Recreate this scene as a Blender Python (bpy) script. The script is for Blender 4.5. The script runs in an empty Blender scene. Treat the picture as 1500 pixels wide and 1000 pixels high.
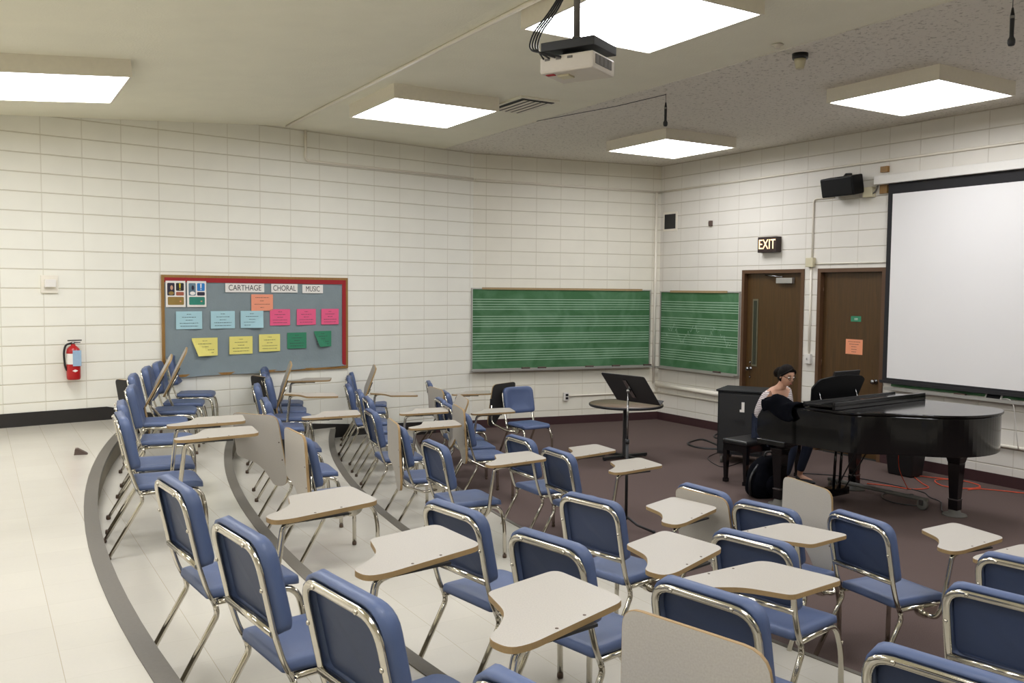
import bpy, bmesh, math, random
from math import sin, cos, pi, radians, atan2, sqrt
from mathutils import Vector, Matrix

SC = bpy.context.scene
COL = SC.collection
random.seed(7)

# ------------------------------------------------------------------ camera, world, exposure
CAMZ = 2.0668
cr_, pr_ = -0.00913547754, 0.057610447
fw = Vector((0, cos(pr_), -sin(pr_)))
rt0 = Vector((1, 0, 0))
dn0 = fw.cross(rt0)
rt = rt0 * cos(cr_) + dn0 * sin(cr_)
dn = -rt0 * sin(cr_) + dn0 * cos(cr_)
cam = bpy.data.cameras.new('camera')
cam.sensor_width = 36.0
cam.lens = 1290.0 / 1500.0 * 36.0
cam.clip_start = 0.05
co = bpy.data.objects.new('camera', cam)
COL.objects.link(co)
up = -dn; bk = -fw
co.matrix_world = Matrix(((rt.x, up.x, bk.x, 0), (rt.y, up.y, bk.y, 0), (rt.z, up.z, bk.z, CAMZ), (0, 0, 0, 1)))
SC.camera = co

world = bpy.data.worlds.new('world'); SC.world = world
world.use_nodes = True
world.node_tree.nodes['Background'].inputs[0].default_value = (1, 0.97, 0.9, 1)
world.node_tree.nodes['Background'].inputs[1].default_value = 0.02
SC.view_settings.view_transform = 'Standard'
SC.view_settings.look = 'None'
SC.view_settings.gamma = 1
SC.view_settings.use_curve_mapping = False
SC.view_settings.exposure = 0.0
LIGHT = 15.0
try:
    SC.cycles.max_bounces = 8
    SC.cycles.diffuse_bounces = 7
    SC.cycles.use_denoising = True
    SC.cycles.sample_clamp_indirect = 6
    SC.cycles.caustics_reflective = False
    SC.cycles.caustics_refractive = False
except Exception:
    pass

# ------------------------------------------------------------------ materials
def lin(c):
    return tuple(((x / 255) / 12.92 if x / 255 <= 0.04045 else ((x / 255 + 0.055) / 1.055) ** 2.4) for x in c) + (1,)

class NT:
    def __init__(s, name):
        s.m = bpy.data.materials.new(name); s.m.use_nodes = True
        s.t = s.m.node_tree; s.b = s.t.nodes['Principled BSDF']
    def n(s, typ, **kw):
        x = s.t.nodes.new(typ)
        for k, v in kw.items():
            if k.startswith('i_'):
                k = k[2:]
                k = int(k) if k.isdigit() else k.replace('_', ' ')
                x.inputs[k].default_value = v
            else:
                setattr(x, k, v)
        return x
    def l(s, a, b): s.t.links.new(a, b)
    def math(s, op, a, b=None, c=None):
        x = s.n('ShaderNodeMath', operation=op)
        for i, v in enumerate((a, b, c)):
            if v is None: continue
            if isinstance(v, (int, float)): x.inputs[i].default_value = v
            else: s.l(v, x.inputs[i])
        return x.outputs[0]

def mat(name, rgb, rough=0.5, metal=0.0, noise=0.0, nscale=30.0, bump=0.0, bscale=80.0, emit=0.0, spec=None, coat=0.0, alpha=1.0):
    q = NT(name); c = lin(rgb)
    q.b.inputs['Base Color'].default_value = c
    q.b.inputs['Roughness'].default_value = rough
    q.b.inputs['Metallic'].default_value = metal
    if spec is not None: q.b.inputs['Specular IOR Level'].default_value = spec
    if coat: q.b.inputs['Coat Weight'].default_value = coat; q.b.inputs['Coat Roughness'].default_value = 0.05
    if emit:
        q.b.inputs['Emission Color'].default_value = c; q.b.inputs['Emission Strength'].default_value = emit
    if alpha < 1: q.b.inputs['Alpha'].default_value = alpha
    tc = q.n('ShaderNodeTexCoord')
    if noise:
        nz = q.n('ShaderNodeTexNoise', i_Scale=nscale, i_Detail=4.0)
        q.l(tc.outputs['Object'], nz.inputs['Vector'])
        mx = q.n('ShaderNodeMix', data_type='RGBA')
        mx.inputs[6].default_value = tuple(v * (1 - noise) for v in c[:3]) + (1,)
        mx.inputs[7].default_value = tuple(min(1, v * (1 + noise)) for v in c[:3]) + (1,)
        q.l(nz.outputs[0], mx.inputs[0]); q.l(mx.outputs[2], q.b.inputs['Base Color'])
    if bump:
        nb = q.n('ShaderNodeTexNoise', i_Scale=bscale, i_Detail=3.0)
        q.l(tc.outputs['Object'], nb.inputs['Vector'])
        bp = q.n('ShaderNodeBump', i_Strength=bump, i_Distance=0.01)
        q.l(nb.outputs[0], bp.inputs['Height']); q.l(bp.outputs[0], q.b.inputs['Normal'])
    return q.m

def block_wall(name, s0, rgb):
    """painted stack-bond concrete block: uv is metres along the wall and height"""
    q = NT(name)
    uv = q.n('ShaderNodeUVMap'); uv.uv_map = 'UVMap'
    sp = q.n('ShaderNodeSeparateXYZ'); q.l(uv.outputs[0], sp.inputs[0])
    def joint(sock, off, per, wid):
        a = q.math('DIVIDE', q.math('SUBTRACT', sock, off), per)
        f = q.math('ABSOLUTE', q.math('SUBTRACT', q.math('FRACT', q.math('ADD', a, 100.5)), 0.5))
        d = q.math('MULTIPLY', f, per)
        mr = q.n('ShaderNodeMapRange', interpolation_type='SMOOTHSTEP')
        mr.inputs[1].default_value = wid * 0.35; mr.inputs[2].default_value = wid
        mr.inputs[3].default_value = 1; mr.inputs[4].default_value = 0
        q.l(d, mr.inputs[0]); return mr.outputs[0]
    jv = joint(sp.outputs[0], s0, 0.4064, 0.0075)
    jh = joint(sp.outputs[1], 0.0131, 0.2032, 0.0085)
    tc = q.n('ShaderNodeTexCoord')
    n1 = q.n('ShaderNodeTexNoise', i_Scale=3.0, i_Detail=3.0); q.l(tc.outputs['Object'], n1.inputs[0])
    n2 = q.n('ShaderNodeTexNoise', i_Scale=140.0, i_Detail=2.0); q.l(tc.outputs['Object'], n2.inputs[0])
    jj = q.math('MAXIMUM', q.math('MULTIPLY', jv, 0.5), jh)
    c = lin(rgb)
    mx = q.n('ShaderNodeMix', data_type='RGBA')
    mx.inputs[6].default_value = tuple(v * 1.04 for v in c[:3]) + (1,); mx.inputs[7].default_value = tuple(v * 0.94 for v in c[:3]) + (1,)
    q.l(n1.outputs[0], mx.inputs[0])
    m2 = q.n('ShaderNodeMix', data_type='RGBA')
    q.l(mx.outputs[2], m2.inputs[6]); m2.inputs[7].default_value = tuple(v * f for v, f in zip(c[:3], (0.62, 0.57, 0.48))) + (1,)  # groove shade, with some dirt, painted into the joint colour
    q.l(q.math('MULTIPLY', jj, 0.7), m2.inputs[0]); q.l(m2.outputs[2], q.b.inputs['Base Color'])
    h = q.math('SUBTRACT', q.math('MULTIPLY', n2.outputs[0], 0.10), jj)
    bp = q.n('ShaderNodeBump', i_Strength=0.6, i_Distance=0.006)
    q.l(h, bp.inputs['Height']); q.l(bp.outputs[0], q.b.inputs['Normal'])
    q.b.inputs['Roughness'].default_value = 0.45
    q.b.inputs['Specular IOR Level'].default_value = 0.3
    return q.m

UD = Vector((sin(radians(148.5516)), cos(radians(148.5516)), 0))   # along the right-hand wall
ND = Vector((-UD.y, UD.x, 0))                                       # out through the right-hand wall

def tile_floor():
    q = NT('vinyl_tile')
    geo = q.n('ShaderNodeNewGeometry')
    vr = q.n('ShaderNodeVectorRotate', rotation_type='Z_AXIS'); vr.inputs['Angle'].default_value = -atan2(UD.y, UD.x)
    q.l(geo.outputs['Position'], vr.inputs[0])
    sp = q.n('ShaderNodeSeparateXYZ'); q.l(vr.outputs[0], sp.inputs[0])
    P = 0.3048
    def cell(s, o): return q.math('ADD', q.math('DIVIDE', s, P), o)
    cx, cy = cell(sp.outputs[0], 50.0), cell(sp.outputs[1], 50.13)
    def jt(c, w):
        f = q.math('ABSOLUTE', q.math('SUBTRACT', q.math('FRACT', c), 0.5))
        return q.math('GREATER_THAN', f, 0.5 - w)
    ja = jt(cx, 0.004); jb = jt(cy, 0.005)
    j = q.math('MAXIMUM', q.math('MULTIPLY', ja, 0.35), jb)
    cb = q.n('ShaderNodeCombineXYZ'); q.l(q.math('FLOOR', cx), cb.inputs[0]); q.l(q.math('FLOOR', cy), cb.inputs[1])
    wn = q.n('ShaderNodeTexWhiteNoise'); q.l(cb.outputs[0], wn.inputs['Vector'])
    n1 = q.n('ShaderNodeTexNoise', i_Scale=4.0, i_Detail=6.0); q.l(geo.outputs['Position'], n1.inputs[0])
    n2 = q.n('ShaderNodeTexNoise', i_Scale=90.0, i_Detail=3.0); q.l(geo.outputs['Position'], n2.inputs[0])
    c = lin((197, 192, 180))
    a = q.n('ShaderNodeMix', data_type='RGBA'); a.inputs[6].default_value = c; a.inputs[7].default_value = tuple(v * 0.86 for v in c[:3]) + (1,)
    s = q.math('ADD', q.math('MULTIPLY', wn.outputs[0], 0.30), q.math('ADD', q.math('MULTIPLY', n1.outputs[0], 0.5), q.math('MULTIPLY', n2.outputs[0], 0.35)))
    q.l(q.math('MULTIPLY', s, 0.8), a.inputs[0])
    b = q.n('ShaderNodeMix', data_type='RGBA'); q.l(a.outputs[2], b.inputs[6]); b.inputs[7].default_value = lin((150, 138, 112))
    q.l(q.math('MULTIPLY', j, 0.6), b.inputs[0]); q.l(b.outputs[2], q.b.inputs['Base Color'])
    q.b.inputs['Roughness'].default_value = 0.22
    q.b.inputs['Specular IOR Level'].default_value = 0.35
    return q.m

def textured_ceiling():
    q = NT('rough_plaster_ceiling')
    geo = q.n('ShaderNodeNewGeometry')
    n1 = q.n('ShaderNodeTexNoise', i_Scale=26.0, i_Detail=6.0, i_Roughness=0.7); q.l(geo.outputs['Position'], n1.inputs[0])
    mr = q.n('ShaderNodeMapRange'); mr.inputs[1].default_value = 0.56; mr.inputs[2].default_value = 0.63
    q.l(n1.outputs[0], mr.inputs[0])
    a = q.n('ShaderNodeMix', data_type='RGBA'); a.inputs[6].default_value = lin((226, 221, 210)); a.inputs[7].default_value = lin((168, 161, 150))
    q.l(q.math('MULTIPLY', mr.outputs[0], 0.8), a.inputs[0]); q.l(a.outputs[2], q.b.inputs['Base Color'])
    bp = q.n('ShaderNodeBump', i_Strength=0.5, i_Distance=0.01); q.l(q.math('SUBTRACT', 1.0, mr.outputs[0]), bp.inputs['Height']); q.l(bp.outputs[0], q.b.inputs['Normal'])
    q.b.inputs['Roughness'].default_value = 0.9
    return q.m

def wood(name, dark, light):
    q = NT(name)
    tc = q.n('ShaderNodeTexCoord')
    mp = q.n('ShaderNodeMapping'); mp.inputs['Scale'].default_value = (34, 34, 2.2); q.l(tc.outputs['Object'], mp.inputs[0])
    n1 = q.n('ShaderNodeTexNoise', i_Scale=1.0, i_Detail=6.0, i_Distortion=0.6); q.l(mp.outputs[0], n1.inputs[0])
    a = q.n('ShaderNodeMix', data_type='RGBA'); a.inputs[6].default_value = lin(dark); a.inputs[7].default_value = lin(light)
    q.l(n1.outputs[0], a.inputs[0]); q.l(a.outputs[2], q.b.inputs['Base Color'])
    q.b.inputs['Roughness'].default_value = 0.42
    return q.m

def stripes_shirt():
    q = NT('striped_knit')
    tc = q.n('ShaderNodeTexCoord')
    wv = q.n('ShaderNodeTexWave', wave_type='BANDS', bands_direction='Z', i_Scale=17.0, i_Distortion=2.5, i_Detail=2.0)
    wv.inputs['Detail Scale'].default_value = 2.0
    q.l(tc.outputs['Object'], wv.inputs[0])
    a = q.n('ShaderNodeMix', data_type='RGBA'); a.inputs[6].default_value = lin((150, 138, 138)); a.inputs[7].default_value = lin((222, 216, 214))
    mr = q.n('ShaderNodeMapRange'); mr.inputs[1].default_value = .6; mr.inputs[2].default_value = .75; q.l(wv.outputs[0], mr.inputs[0])
    q.l(mr.outputs[0], a.inputs[0]); q.l(a.outputs[2], q.b.inputs['Base Color']); q.b.inputs['Roughness'].default_value = 0.9
    return q.m

def chalkboard():
    q = NT('green_chalkboard')
    tc = q.n('ShaderNodeTexCoord')
    n1 = q.n('ShaderNodeTexNoise', i_Scale=2.6, i_Detail=6.0, i_Distortion=1.0); q.l(tc.outputs['Object'], n1.inputs[0])
    a = q.n('ShaderNodeMix', data_type='RGBA'); a.inputs[6].default_value = lin((56, 102, 62)); a.inputs[7].default_value = lin((92, 132, 98))
    mr = q.n('ShaderNodeMapRange'); mr.inputs[1].default_value = .4; mr.inputs[2].default_value = .8; q.l(n1.outputs[0], mr.inputs[0])
    q.l(mr.outputs[0], a.inputs[0]); q.l(a.outputs[2], q.b.inputs['Base Color']); q.b.inputs['Roughness'].default_value = 0.75
    return q.m

M = dict(
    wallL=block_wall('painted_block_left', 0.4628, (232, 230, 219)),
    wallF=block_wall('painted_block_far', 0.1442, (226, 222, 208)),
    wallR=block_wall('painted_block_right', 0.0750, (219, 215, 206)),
    plain=mat('painted_block_plain', (226, 222, 208), 0.6, noise=.04, nscale=4),
    tile=tile_floor(),
    ceil=mat('smooth_plaster', (236, 233, 214), 0.9, noise=.05, nscale=3, bump=.25, bscale=60),
    ceilT=textured_ceiling(),
    carpet=mat('carpet', (97, 83, 79), 0.97, noise=.35, nscale=160, bump=.6, bscale=300, spec=.1),
    nose=mat('rubber_nosing', (96, 91, 82), 0.6, noise=.12, nscale=60),
    riser=mat('riser', (120, 112, 96), 0.7, noise=.1),
    black_base=mat('black_rubber_base', (34, 31, 29), 0.45, noise=.1),
    maroon=mat('maroon_rubber_base', (60, 36, 38), 0.5, noise=.1),
    paint=mat('wall_paint_pipe', (228, 222, 208), 0.45, noise=.03),
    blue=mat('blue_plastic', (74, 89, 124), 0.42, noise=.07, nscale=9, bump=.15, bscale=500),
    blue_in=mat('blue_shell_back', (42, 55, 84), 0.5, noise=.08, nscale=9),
    chrome=mat('chrome', (205, 200, 188), 0.13, 1.0, noise=.06, nscale=25),
    lam=mat('laminate', (166, 160, 150), 0.45, noise=.16, nscale=210),
    edge=mat('particleboard_edge', (150, 124, 84), 0.6, noise=.12, nscale=80),
    under=mat('tablet_underside', (34, 32, 31), 0.6, noise=.1),
    glide=mat('brown_glide', (76, 58, 44), 0.5, noise=.1),
    blk=mat('black_plastic', (22, 22, 24), 0.4, noise=.1),
    blkmet=mat('black_metal', (28, 28, 29), 0.5, noise=.1),
    piano=mat('piano_lacquer', (7, 7, 9), 0.13, noise=.1, coat=.2),
    leather=mat('black_leather', (20, 20, 21), 0.35, noise=.1, bump=.2, bscale=120),
    cab=mat('charcoal_laminate', (27, 28, 30), 0.6, spec=.3, noise=.1),
    fabric=mat('dark_cloth', (10, 11, 16), 0.95, spec=.05, noise=.2, nscale=20, bump=.3, bscale=30),
    door=wood('door_veneer', (52, 36, 14), (90, 63, 28)),
    dframe=mat('brown_metal_frame', (88, 62, 40), 0.5, noise=.06),
    oak=wood('oak_trim', (120, 86, 38), (158, 120, 62)),
    red=mat('red_border', (150, 30, 36), 0.8, noise=.08),
    cloth=mat('grey_blue_cloth', (126, 138, 142), 0.85, noise=.08, nscale=8, bump=.3, bscale=40),
    green=chalkboard(),
    alum=mat('aluminium', (186, 184, 178), 0.4, .7, noise=.05),
    tan=mat('tan_cork', (160, 138, 100), 0.8, noise=.15, nscale=60),
    line=mat('staff_line', (176, 204, 182), 0.8, noise=.1),
    white=mat('white_paper', (226, 222, 216), 0.8, noise=.02),
    pw=mat('white_enamel', (214, 211, 204), 0.35, noise=.03),
    ink=mat('ink', (58, 56, 60), 0.8, noise=.05),
    pblue=mat('pale_blue_paper', (164, 200, 208), 0.85, noise=.03),
    ppink=mat('pink_paper', (224, 92, 132), 0.85, noise=.03),
    pyel=mat('yellow_paper', (224, 214, 122), 0.85, noise=.03),
    pgrn=mat('green_paper', (52, 126, 94), 0.85, noise=.03),
    psal=mat('salmon_paper', (230, 150, 120), 0.85, noise=.03),
    por=mat('orange_paper', (226, 148, 110), 0.85, noise=.03),
    screen=mat('matte_white_screen', (222, 220, 218), 0.9, noise=.015, nscale=2),
    sblack=mat('screen_border', (26, 25, 27), 0.8, noise=.1),
    ivory=mat('ivory_box', (198, 190, 160), 0.5, noise=.04),
    exitbox=mat('exit_housing', (44, 30, 26), 0.5, noise=.1),
    exitglow=mat('exit_letters', (255, 214, 160), 0.5, emit=1.6),
    lampframe=mat('lamp_frame', (224, 218, 202), 0.6, noise=.05),
    fire=mat('fire_red', (168, 22, 26), 0.3, noise=.05),
    steel=mat('steel', (150, 150, 150), 0.25, 1.0, noise=.05),
    table=mat('brown_laminate', (104, 88, 72), 0.35, noise=.12, nscale=90),
    skin=mat('skin', (196, 150, 124), 0.55, noise=.06, nscale=20),
    hair=mat('dark_hair', (19, 14, 12), 0.75, noise=.3, nscale=90, bump=.4, bscale=120, spec=.15),
    jeans=mat('dark_jeans', (34, 42, 62), 0.9, noise=.15, nscale=60),
    shirt=stripes_shirt(),
    lips=mat('lips', (158, 92, 86), 0.5, noise=.05),
    orange=mat('orange_cable', (206, 76, 44), 0.5, noise=.05),
    keys=mat('ivory_keys', (216, 212, 200), 0.3, noise=.02),
    glass=mat('wire_glass', (58, 58, 48), 0.15, noise=.1, nscale=40),
    brown=mat('brown_rubber', (92, 76, 68), 0.7, noise=.1),
    projw=mat('projector_shell', (196, 188, 176), 0.45, noise=.04),
    grey=mat('grey_grille', (98, 94, 88), 0.6, noise=.1),
    olive=mat('olive_metal', (96, 92, 72), 0.5, noise=.06),
    jet=mat('jet_black', (8, 8, 10), 0.45, noise=.1, spec=.25),
    tag_blue=mat('tag_blue', (150, 176, 200), 0.7, noise=.1),
    wheel=mat('grey_wheel', (92, 90, 84), 0.6, noise=.1),
    p1=mat('poster_navy', (40, 36, 54), 0.7, noise=.5, nscale=9), p2=mat('poster_black', (34, 30, 32), 0.7, noise=.1),
    p3=mat('poster_rust', (160, 88, 66), 0.7, noise=.1), p4=mat('poster_ochre', (142, 116, 58), 0.7, noise=.2, nscale=12),
    p5=mat('poster_slate', (96, 120, 136), 0.7, noise=.6, nscale=9), p6=mat('poster_blue', (40, 120, 190), 0.7, noise=.1),
    p7=mat('poster_teal', (44, 124, 106), 0.7, noise=.2, nscale=12), yel=mat('poster_yellow', (220, 200, 50), 0.7, noise=.05),
)

# ------------------------------------------------------------------ mesh builder
class MB:
    def __init__(s): s.v = []; s.f = []; s.uv = None
    def add(s, vs, fs, mi=0, sm=False, mx=None):
        o = len(s.v)
        s.v += [tuple(mx @ Vector(v)) if mx else tuple(v) for v in vs]
        s.f += [(tuple(i + o for i in f), mi, sm) for f in fs]
        return s
    def box(s, c, d, mi=0, rz=0, mx=None):
        x, y, z = (k / 2 for k in d)
        m = Matrix.Translation(c) @ Matrix.Rotation(rz, 4, 'Z')
        if mx: m = mx @ m
        vs = [(-x, -y, -z), (x, -y, -z), (x, y, -z), (-x, y, -z), (-x, -y, z), (x, -y, z), (x, y, z), (-x, y, z)]
        return s.add(vs, [(0, 3, 2, 1), (4, 5, 6, 7), (0, 1, 5, 4), (1, 2, 6, 5), (2, 3, 7, 6), (3, 0, 4, 7)], mi, False, m)
    def b2(s, x0, x1, y0, y1, z0, z1, mi=0, mx=None):
        return s.box(((x0 + x1) / 2, (y0 + y1) / 2, (z0 + z1) / 2), (abs(x1 - x0), abs(y1 - y0), abs(z1 - z0)), mi, 0, mx)
    def tube(s, pts, r, n=10, mi=0, cap=True, closed=False, flat=1.0, mx=None):
        pts = [Vector(p) for p in pts]; N = len(pts)
        rs = r if isinstance(r, (list, tuple)) else [r] * N
        tang = []
        for i in range(N):
            a = pts[(i - 1) % N] if (closed or i > 0) else pts[i]
            b = pts[(i + 1) % N] if (closed or i < N - 1) else pts[i]
            tang.append((b - a).normalized())
        t = tang[0]; u = Vector((0, 0, 1)) if abs(t.z) < .9 else Vector((0, 1, 0))
        u = (u - t * u.dot(t)).normalized()
        vs = []
        for i in range(N):
            t = tang[i]; u = (u - t * u.dot(t)).normalized(); w = t.cross(u)
            for k in range(n):
                a = 2 * pi * k / n
                vs.append(pts[i] + (u * cos(a) * flat + w * sin(a)) * rs[i])
        fs = []
        for i in range(N if closed else N - 1):
            j = (i + 1) % N
            for k in range(n):
                k2 = (k + 1) % n
                fs.append((i * n + k, i * n + k2, j * n + k2, j * n + k))
        s.add(vs, fs, mi, True, mx)
        if cap and not closed:
            o = len(s.v) - len(vs)
            s.f.append((tuple(o + k for k in reversed(range(n))), mi, False))
            s.f.append((tuple(o + (N - 1) * n + k for k in range(n)), mi, False))
        return s
    def lathe(s, prof, n=24, mi=0, c=(0, 0, 0), mx=None, sm=True, caps=True):
        vs = []; fs = []
        for r, z in prof:
            for k in range(n):
                a = 2 * pi * k / n; vs.append((c[0] + r * cos(a), c[1] + r * sin(a), c[2] + z))
        for i in range(len(prof) - 1):
            for k in range(n):
                k2 = (k + 1) % n
                fs.append((i * n + k, i * n + k2, (i + 1) * n + k2, (i + 1) * n + k))
        s.add(vs, fs, mi, sm, mx)
        if caps:
            o = len(s.v) - len(vs)
            s.f.append((tuple(o + k for k in reversed(range(n))), mi, False))
            s.f.append((tuple(o + (len(prof) - 1) * n + k for k in range(n)), mi, False))
        return s
    def prism(s, poly, z0, z1, mt=0, ms=None, mb=None, mx=None):
        ms = mt if ms is None else ms; mb = mt if mb is None else mb
        n = len(poly); vs = [(x, y, z0) for x, y in poly] + [(x, y, z1) for x, y in poly]
        o = len(s.v); s.v += [tuple(mx @ Vector(v)) if mx else v for v in vs]
        ar = sum(poly[i][0] * poly[(i + 1) % n][1] - poly[(i + 1) % n][0] * poly[i][1] for i in range(n))
        idx = range(n) if ar > 0 else list(reversed(range(n)))
        idx = list(idx)
        s.f.append((tuple(o + i for i in reversed(idx)), mb, False))
        s.f.append((tuple(o + n + i for i in idx), mt, False))
        for q in range(n):
            a, b = idx[q], idx[(q + 1) % n]
            s.f.append(((o + a, o + b, o + n + b, o + n + a), ms, False))
        return s
    def ball(s, c, r, n=16, m=10, mi=0, mx=None):
        rx, ry, rz = r if isinstance(r, (tuple, list)) else (r, r, r)
        vs = [(c[0], c[1], c[2] - rz)]; fs = []
        for i in range(1, m):
            p = -pi / 2 + pi * i / m
            for k in range(n):
                a = 2 * pi * k / n; vs.append((c[0] + rx * cos(p) * cos(a), c[1] + ry * cos(p) * sin(a), c[2] + rz * sin(p)))
        vs.append((c[0], c[1], c[2] + rz))
        for k in range(n):
            k2 = (k + 1) % n
            fs.append((0, 1 + k2, 1 + k)); L = len(vs) - 1; fs.append((L, L - n + k, L - n + k2))
            for i in range(m - 2):
                a = 1 + i * n; fs.append((a + k, a + k2, a + n + k2, a + n + k))
        return s.add(vs, fs, mi, True, mx)
    def mesh(s, name, mats):
        me = bpy.data.meshes.new(name); me.from_pydata(s.v, [], [f[0] for f in s.f])
        for m in (mats if isinstance(mats, (list, tuple)) else [mats]): me.materials.append(m)
        me.polygons.foreach_set('material_index', [f[1] for f in s.f])
        me.polygons.foreach_set('use_smooth', [f[2] for f in s.f])
        me.update(); return me
    def obj(s, name, mats, parent=None, bevel=0, loc=None, rz=0):
        o = bpy.data.objects.new(name, s.mesh(name, mats)); COL.objects.link(o)
        if parent: o.parent = parent
        if loc is not None: o.location = loc
        if rz: o.rotation_euler = (0, 0, rz)
        if bevel:
            b = o.modifiers.new('bevel', 'BEVEL'); b.width = bevel; b.segments = 2; b.limit_method = 'ANGLE'
        return o

def fillet(pts, r, n=5):
    """polyline with rounded inner corners"""
    pts = [Vector(p) for p in pts]; out = [pts[0]]
    for i in range(1, len(pts) - 1):
        p, a, b = pts[i], pts[i - 1], pts[i + 1]
        rr = r[i - 1] if isinstance(r, (list, tuple)) else r
        u = (a - p); v = (b - p); d = min(rr, u.length * .49, v.length * .49)
        A = p + u.normalized() * d; B = p + v.normalized() * d
        for k in range(n + 1):
            t = k / n; out.append(A * (1 - t) ** 2 + p * 2 * t * (1 - t) + B * t * t)
    out.append(pts[-1]); return out

def rpoly(pts, r, n=4):
    """closed 2-D polygon with rounded corners; r one radius or one per corner"""
    out = []; N = len(pts)
    for i in range(N):
        p, a, b = Vector(pts[i]), Vector(pts[i - 1]), Vector(pts[(i + 1) % N])
        rr = r[i] if isinstance(r, (list, tuple)) else r
        u, v = a - p, b - p; d = min(rr, u.length * .49, v.length * .49)
        if d < 1e-5: out.append(tuple(p)); continue
        A = p + u.normalized() * d; B = p + v.normalized() * d
        for k in range(n + 1):
            t = k / n; q = A * (1 - t) ** 2 + p * 2 * t * (1 - t) + B * t * t; out.append((q.x, q.y))
    return out

def tag(o, label=None, cat=None, group=None, kind=None):
    if label: o['label'] = label
    if cat: o['category'] = cat
    if group: o['group'] = group
    if kind: o['kind'] = kind
    return o

def thing(name, label, cat, loc=(0, 0, 0), rz=0, group=None, mx=None):
    o = bpy.data.objects.new(name, None); COL.objects.link(o); o.empty_display_size = .1
    if mx: o.matrix_world = mx
    else: o.location = loc; o.rotation_euler = (0, 0, rz)
    return tag(o, label, cat, group)

def struct(o): o['kind'] = 'structure'; return o

# ------------------------------------------------------------------ room frame
CC = Vector((2.37696, 14.27225)); SS = Vector((-0.58955, 13.09555))
DIR = {'B': Vector((sin(radians(148.55164)), cos(radians(148.55164)))),
       'A2': Vector((sin(radians(248.36366)), cos(radians(248.36366)))),
       'A1': Vector((sin(radians(230.37842)), cos(radians(230.37842))))}
ORG = {'B': CC, 'A2': CC, 'A1': SS}
CEIL = 4.09
def wmat(w, s=0.0, z=0.0, off=0.0):
    """local frame on a wall: X to the viewer's right, Y into the wall, Z up; off = distance in front of the wall"""
    d = DIR[w]; x = d if w == 'B' else -d
    x = Vector((x.x, x.y, 0)); y = Vector((-x.y, x.x, 0))
    p = ORG[w] + d * s
    p = Vector((p.x, p.y, z)) - y * off
    return Matrix(((x.x, y.x, 0, p.x), (x.y, y.y, 0, p.y), (0, 0, 1, z), (0, 0, 0, 1)))
def wsign(w): return 1 if w == 'B' else -1
AEND = SS + DIR['A1'] * 10.0
BEND = CC + DIR['B'] * 13.0
ROOM = [CC, SS, AEND, Vector((AEND.x, -4.0)), Vector((BEND.x, -4.0)), BEND]   # counter-clockwise, convex

def wall_mesh(name, w, rects, m, thick=0.2):
    """rects: (s0, s1, z0, z1) boxes of one wall; uv = (s, z)"""
    mb = MB()
    for s0, s1, z0, z1 in rects:
        a, b = (s0, s1) if w == 'B' else (-s1, -s0)
        mb.b2(a, b, 0, thick, z0, z1)
    me = mb.mesh(name, m)
    uv = me.uv_layers.new(name='UVMap')
    for lp in me.loops:
        v = me.vertices[lp.vertex_index].co
        uv.data[lp.index].uv = (v.x * wsign(w), v.z)
    o = bpy.data.objects.new(name, me); COL.objects.link(o); o.matrix_world = wmat(w); return struct(o)

D1 = (1.802, 2.915, 2.392); D2 = (3.137, 4.150, 2.392)
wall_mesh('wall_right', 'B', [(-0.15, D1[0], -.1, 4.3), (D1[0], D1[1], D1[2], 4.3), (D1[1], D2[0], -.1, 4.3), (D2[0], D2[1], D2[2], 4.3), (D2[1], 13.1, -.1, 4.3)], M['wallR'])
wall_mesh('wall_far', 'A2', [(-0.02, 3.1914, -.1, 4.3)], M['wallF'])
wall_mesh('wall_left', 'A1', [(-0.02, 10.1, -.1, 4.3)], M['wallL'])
def plain_wall(name, a, b):
    d = (b - a); L = d.length; rz = atan2(d.y, d.x)
    m = MB(); m.b2(0, L, -0.2, 0, -.1, 4.3)
    return struct(m.obj(name, M['plain'], loc=(a.x, a.y, 0), rz=rz))
plain_wall('wall_side', AEND, ROOM[3]); plain_wall('wall_behind', ROOM[3], ROOM[4]); plain_wall('wall_front', ROOM[4], BEND)

# ------------------------------------------------------------------ ceiling (slopes down towards the left of a crease)
def clip(poly, nx, ny, c):
    """keep nx*x+ny*y <= c"""
    out = []
    for i in range(len(poly)):
        a, b = poly[i - 1], poly[i]
        fa, fb = nx * a[0] + ny * a[1] - c, nx * b[0] + ny * b[1] - c
        if (fa <= 0) != (fb <= 0):
            t = fa / (fa - fb); out.append((a[0] + (b[0] - a[0]) * t, a[1] + (b[1] - a[1]) * t))
        if fb <= 0: out.append((b[0], b[1]))
    return out
DCREASE, DTEX, SLOPE = 3.24, 5.80, 0.088
def dd(x, y): return x * ND.x + y * ND.y
def ceil_z(x, y): return CEIL - SLOPE * max(0, DCREASE - dd(x, y))
rp = [tuple(p) for p in ROOM]
pieces = [clip(rp, ND.x, ND.y, DCREASE), clip(clip(rp, ND.x, ND.y, DTEX), -ND.x, -ND.y, -DCREASE), clip(rp, -ND.x, -ND.y, -DTEX)]
mb = MB()
for pc in pieces[:2]:
    n = len(pc); lo = [(x, y, ceil_z(x, y)) for x, y in pc]; hi = [(x, y, z + .08) for x, y, z in lo]
    mb.add(lo + hi, [tuple(reversed(range(n))), tuple(range(n, 2 * n))] + [(i, (i + 1) % n, n + (i + 1) % n, n + i) for i in range(n)])
struct(mb.obj('ceiling', M['ceil']))
mb = MB(); mb.prism(pieces[2], CEIL - .006, CEIL + .08)
struct(mb.obj('ceiling', M['ceilT']))

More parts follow.
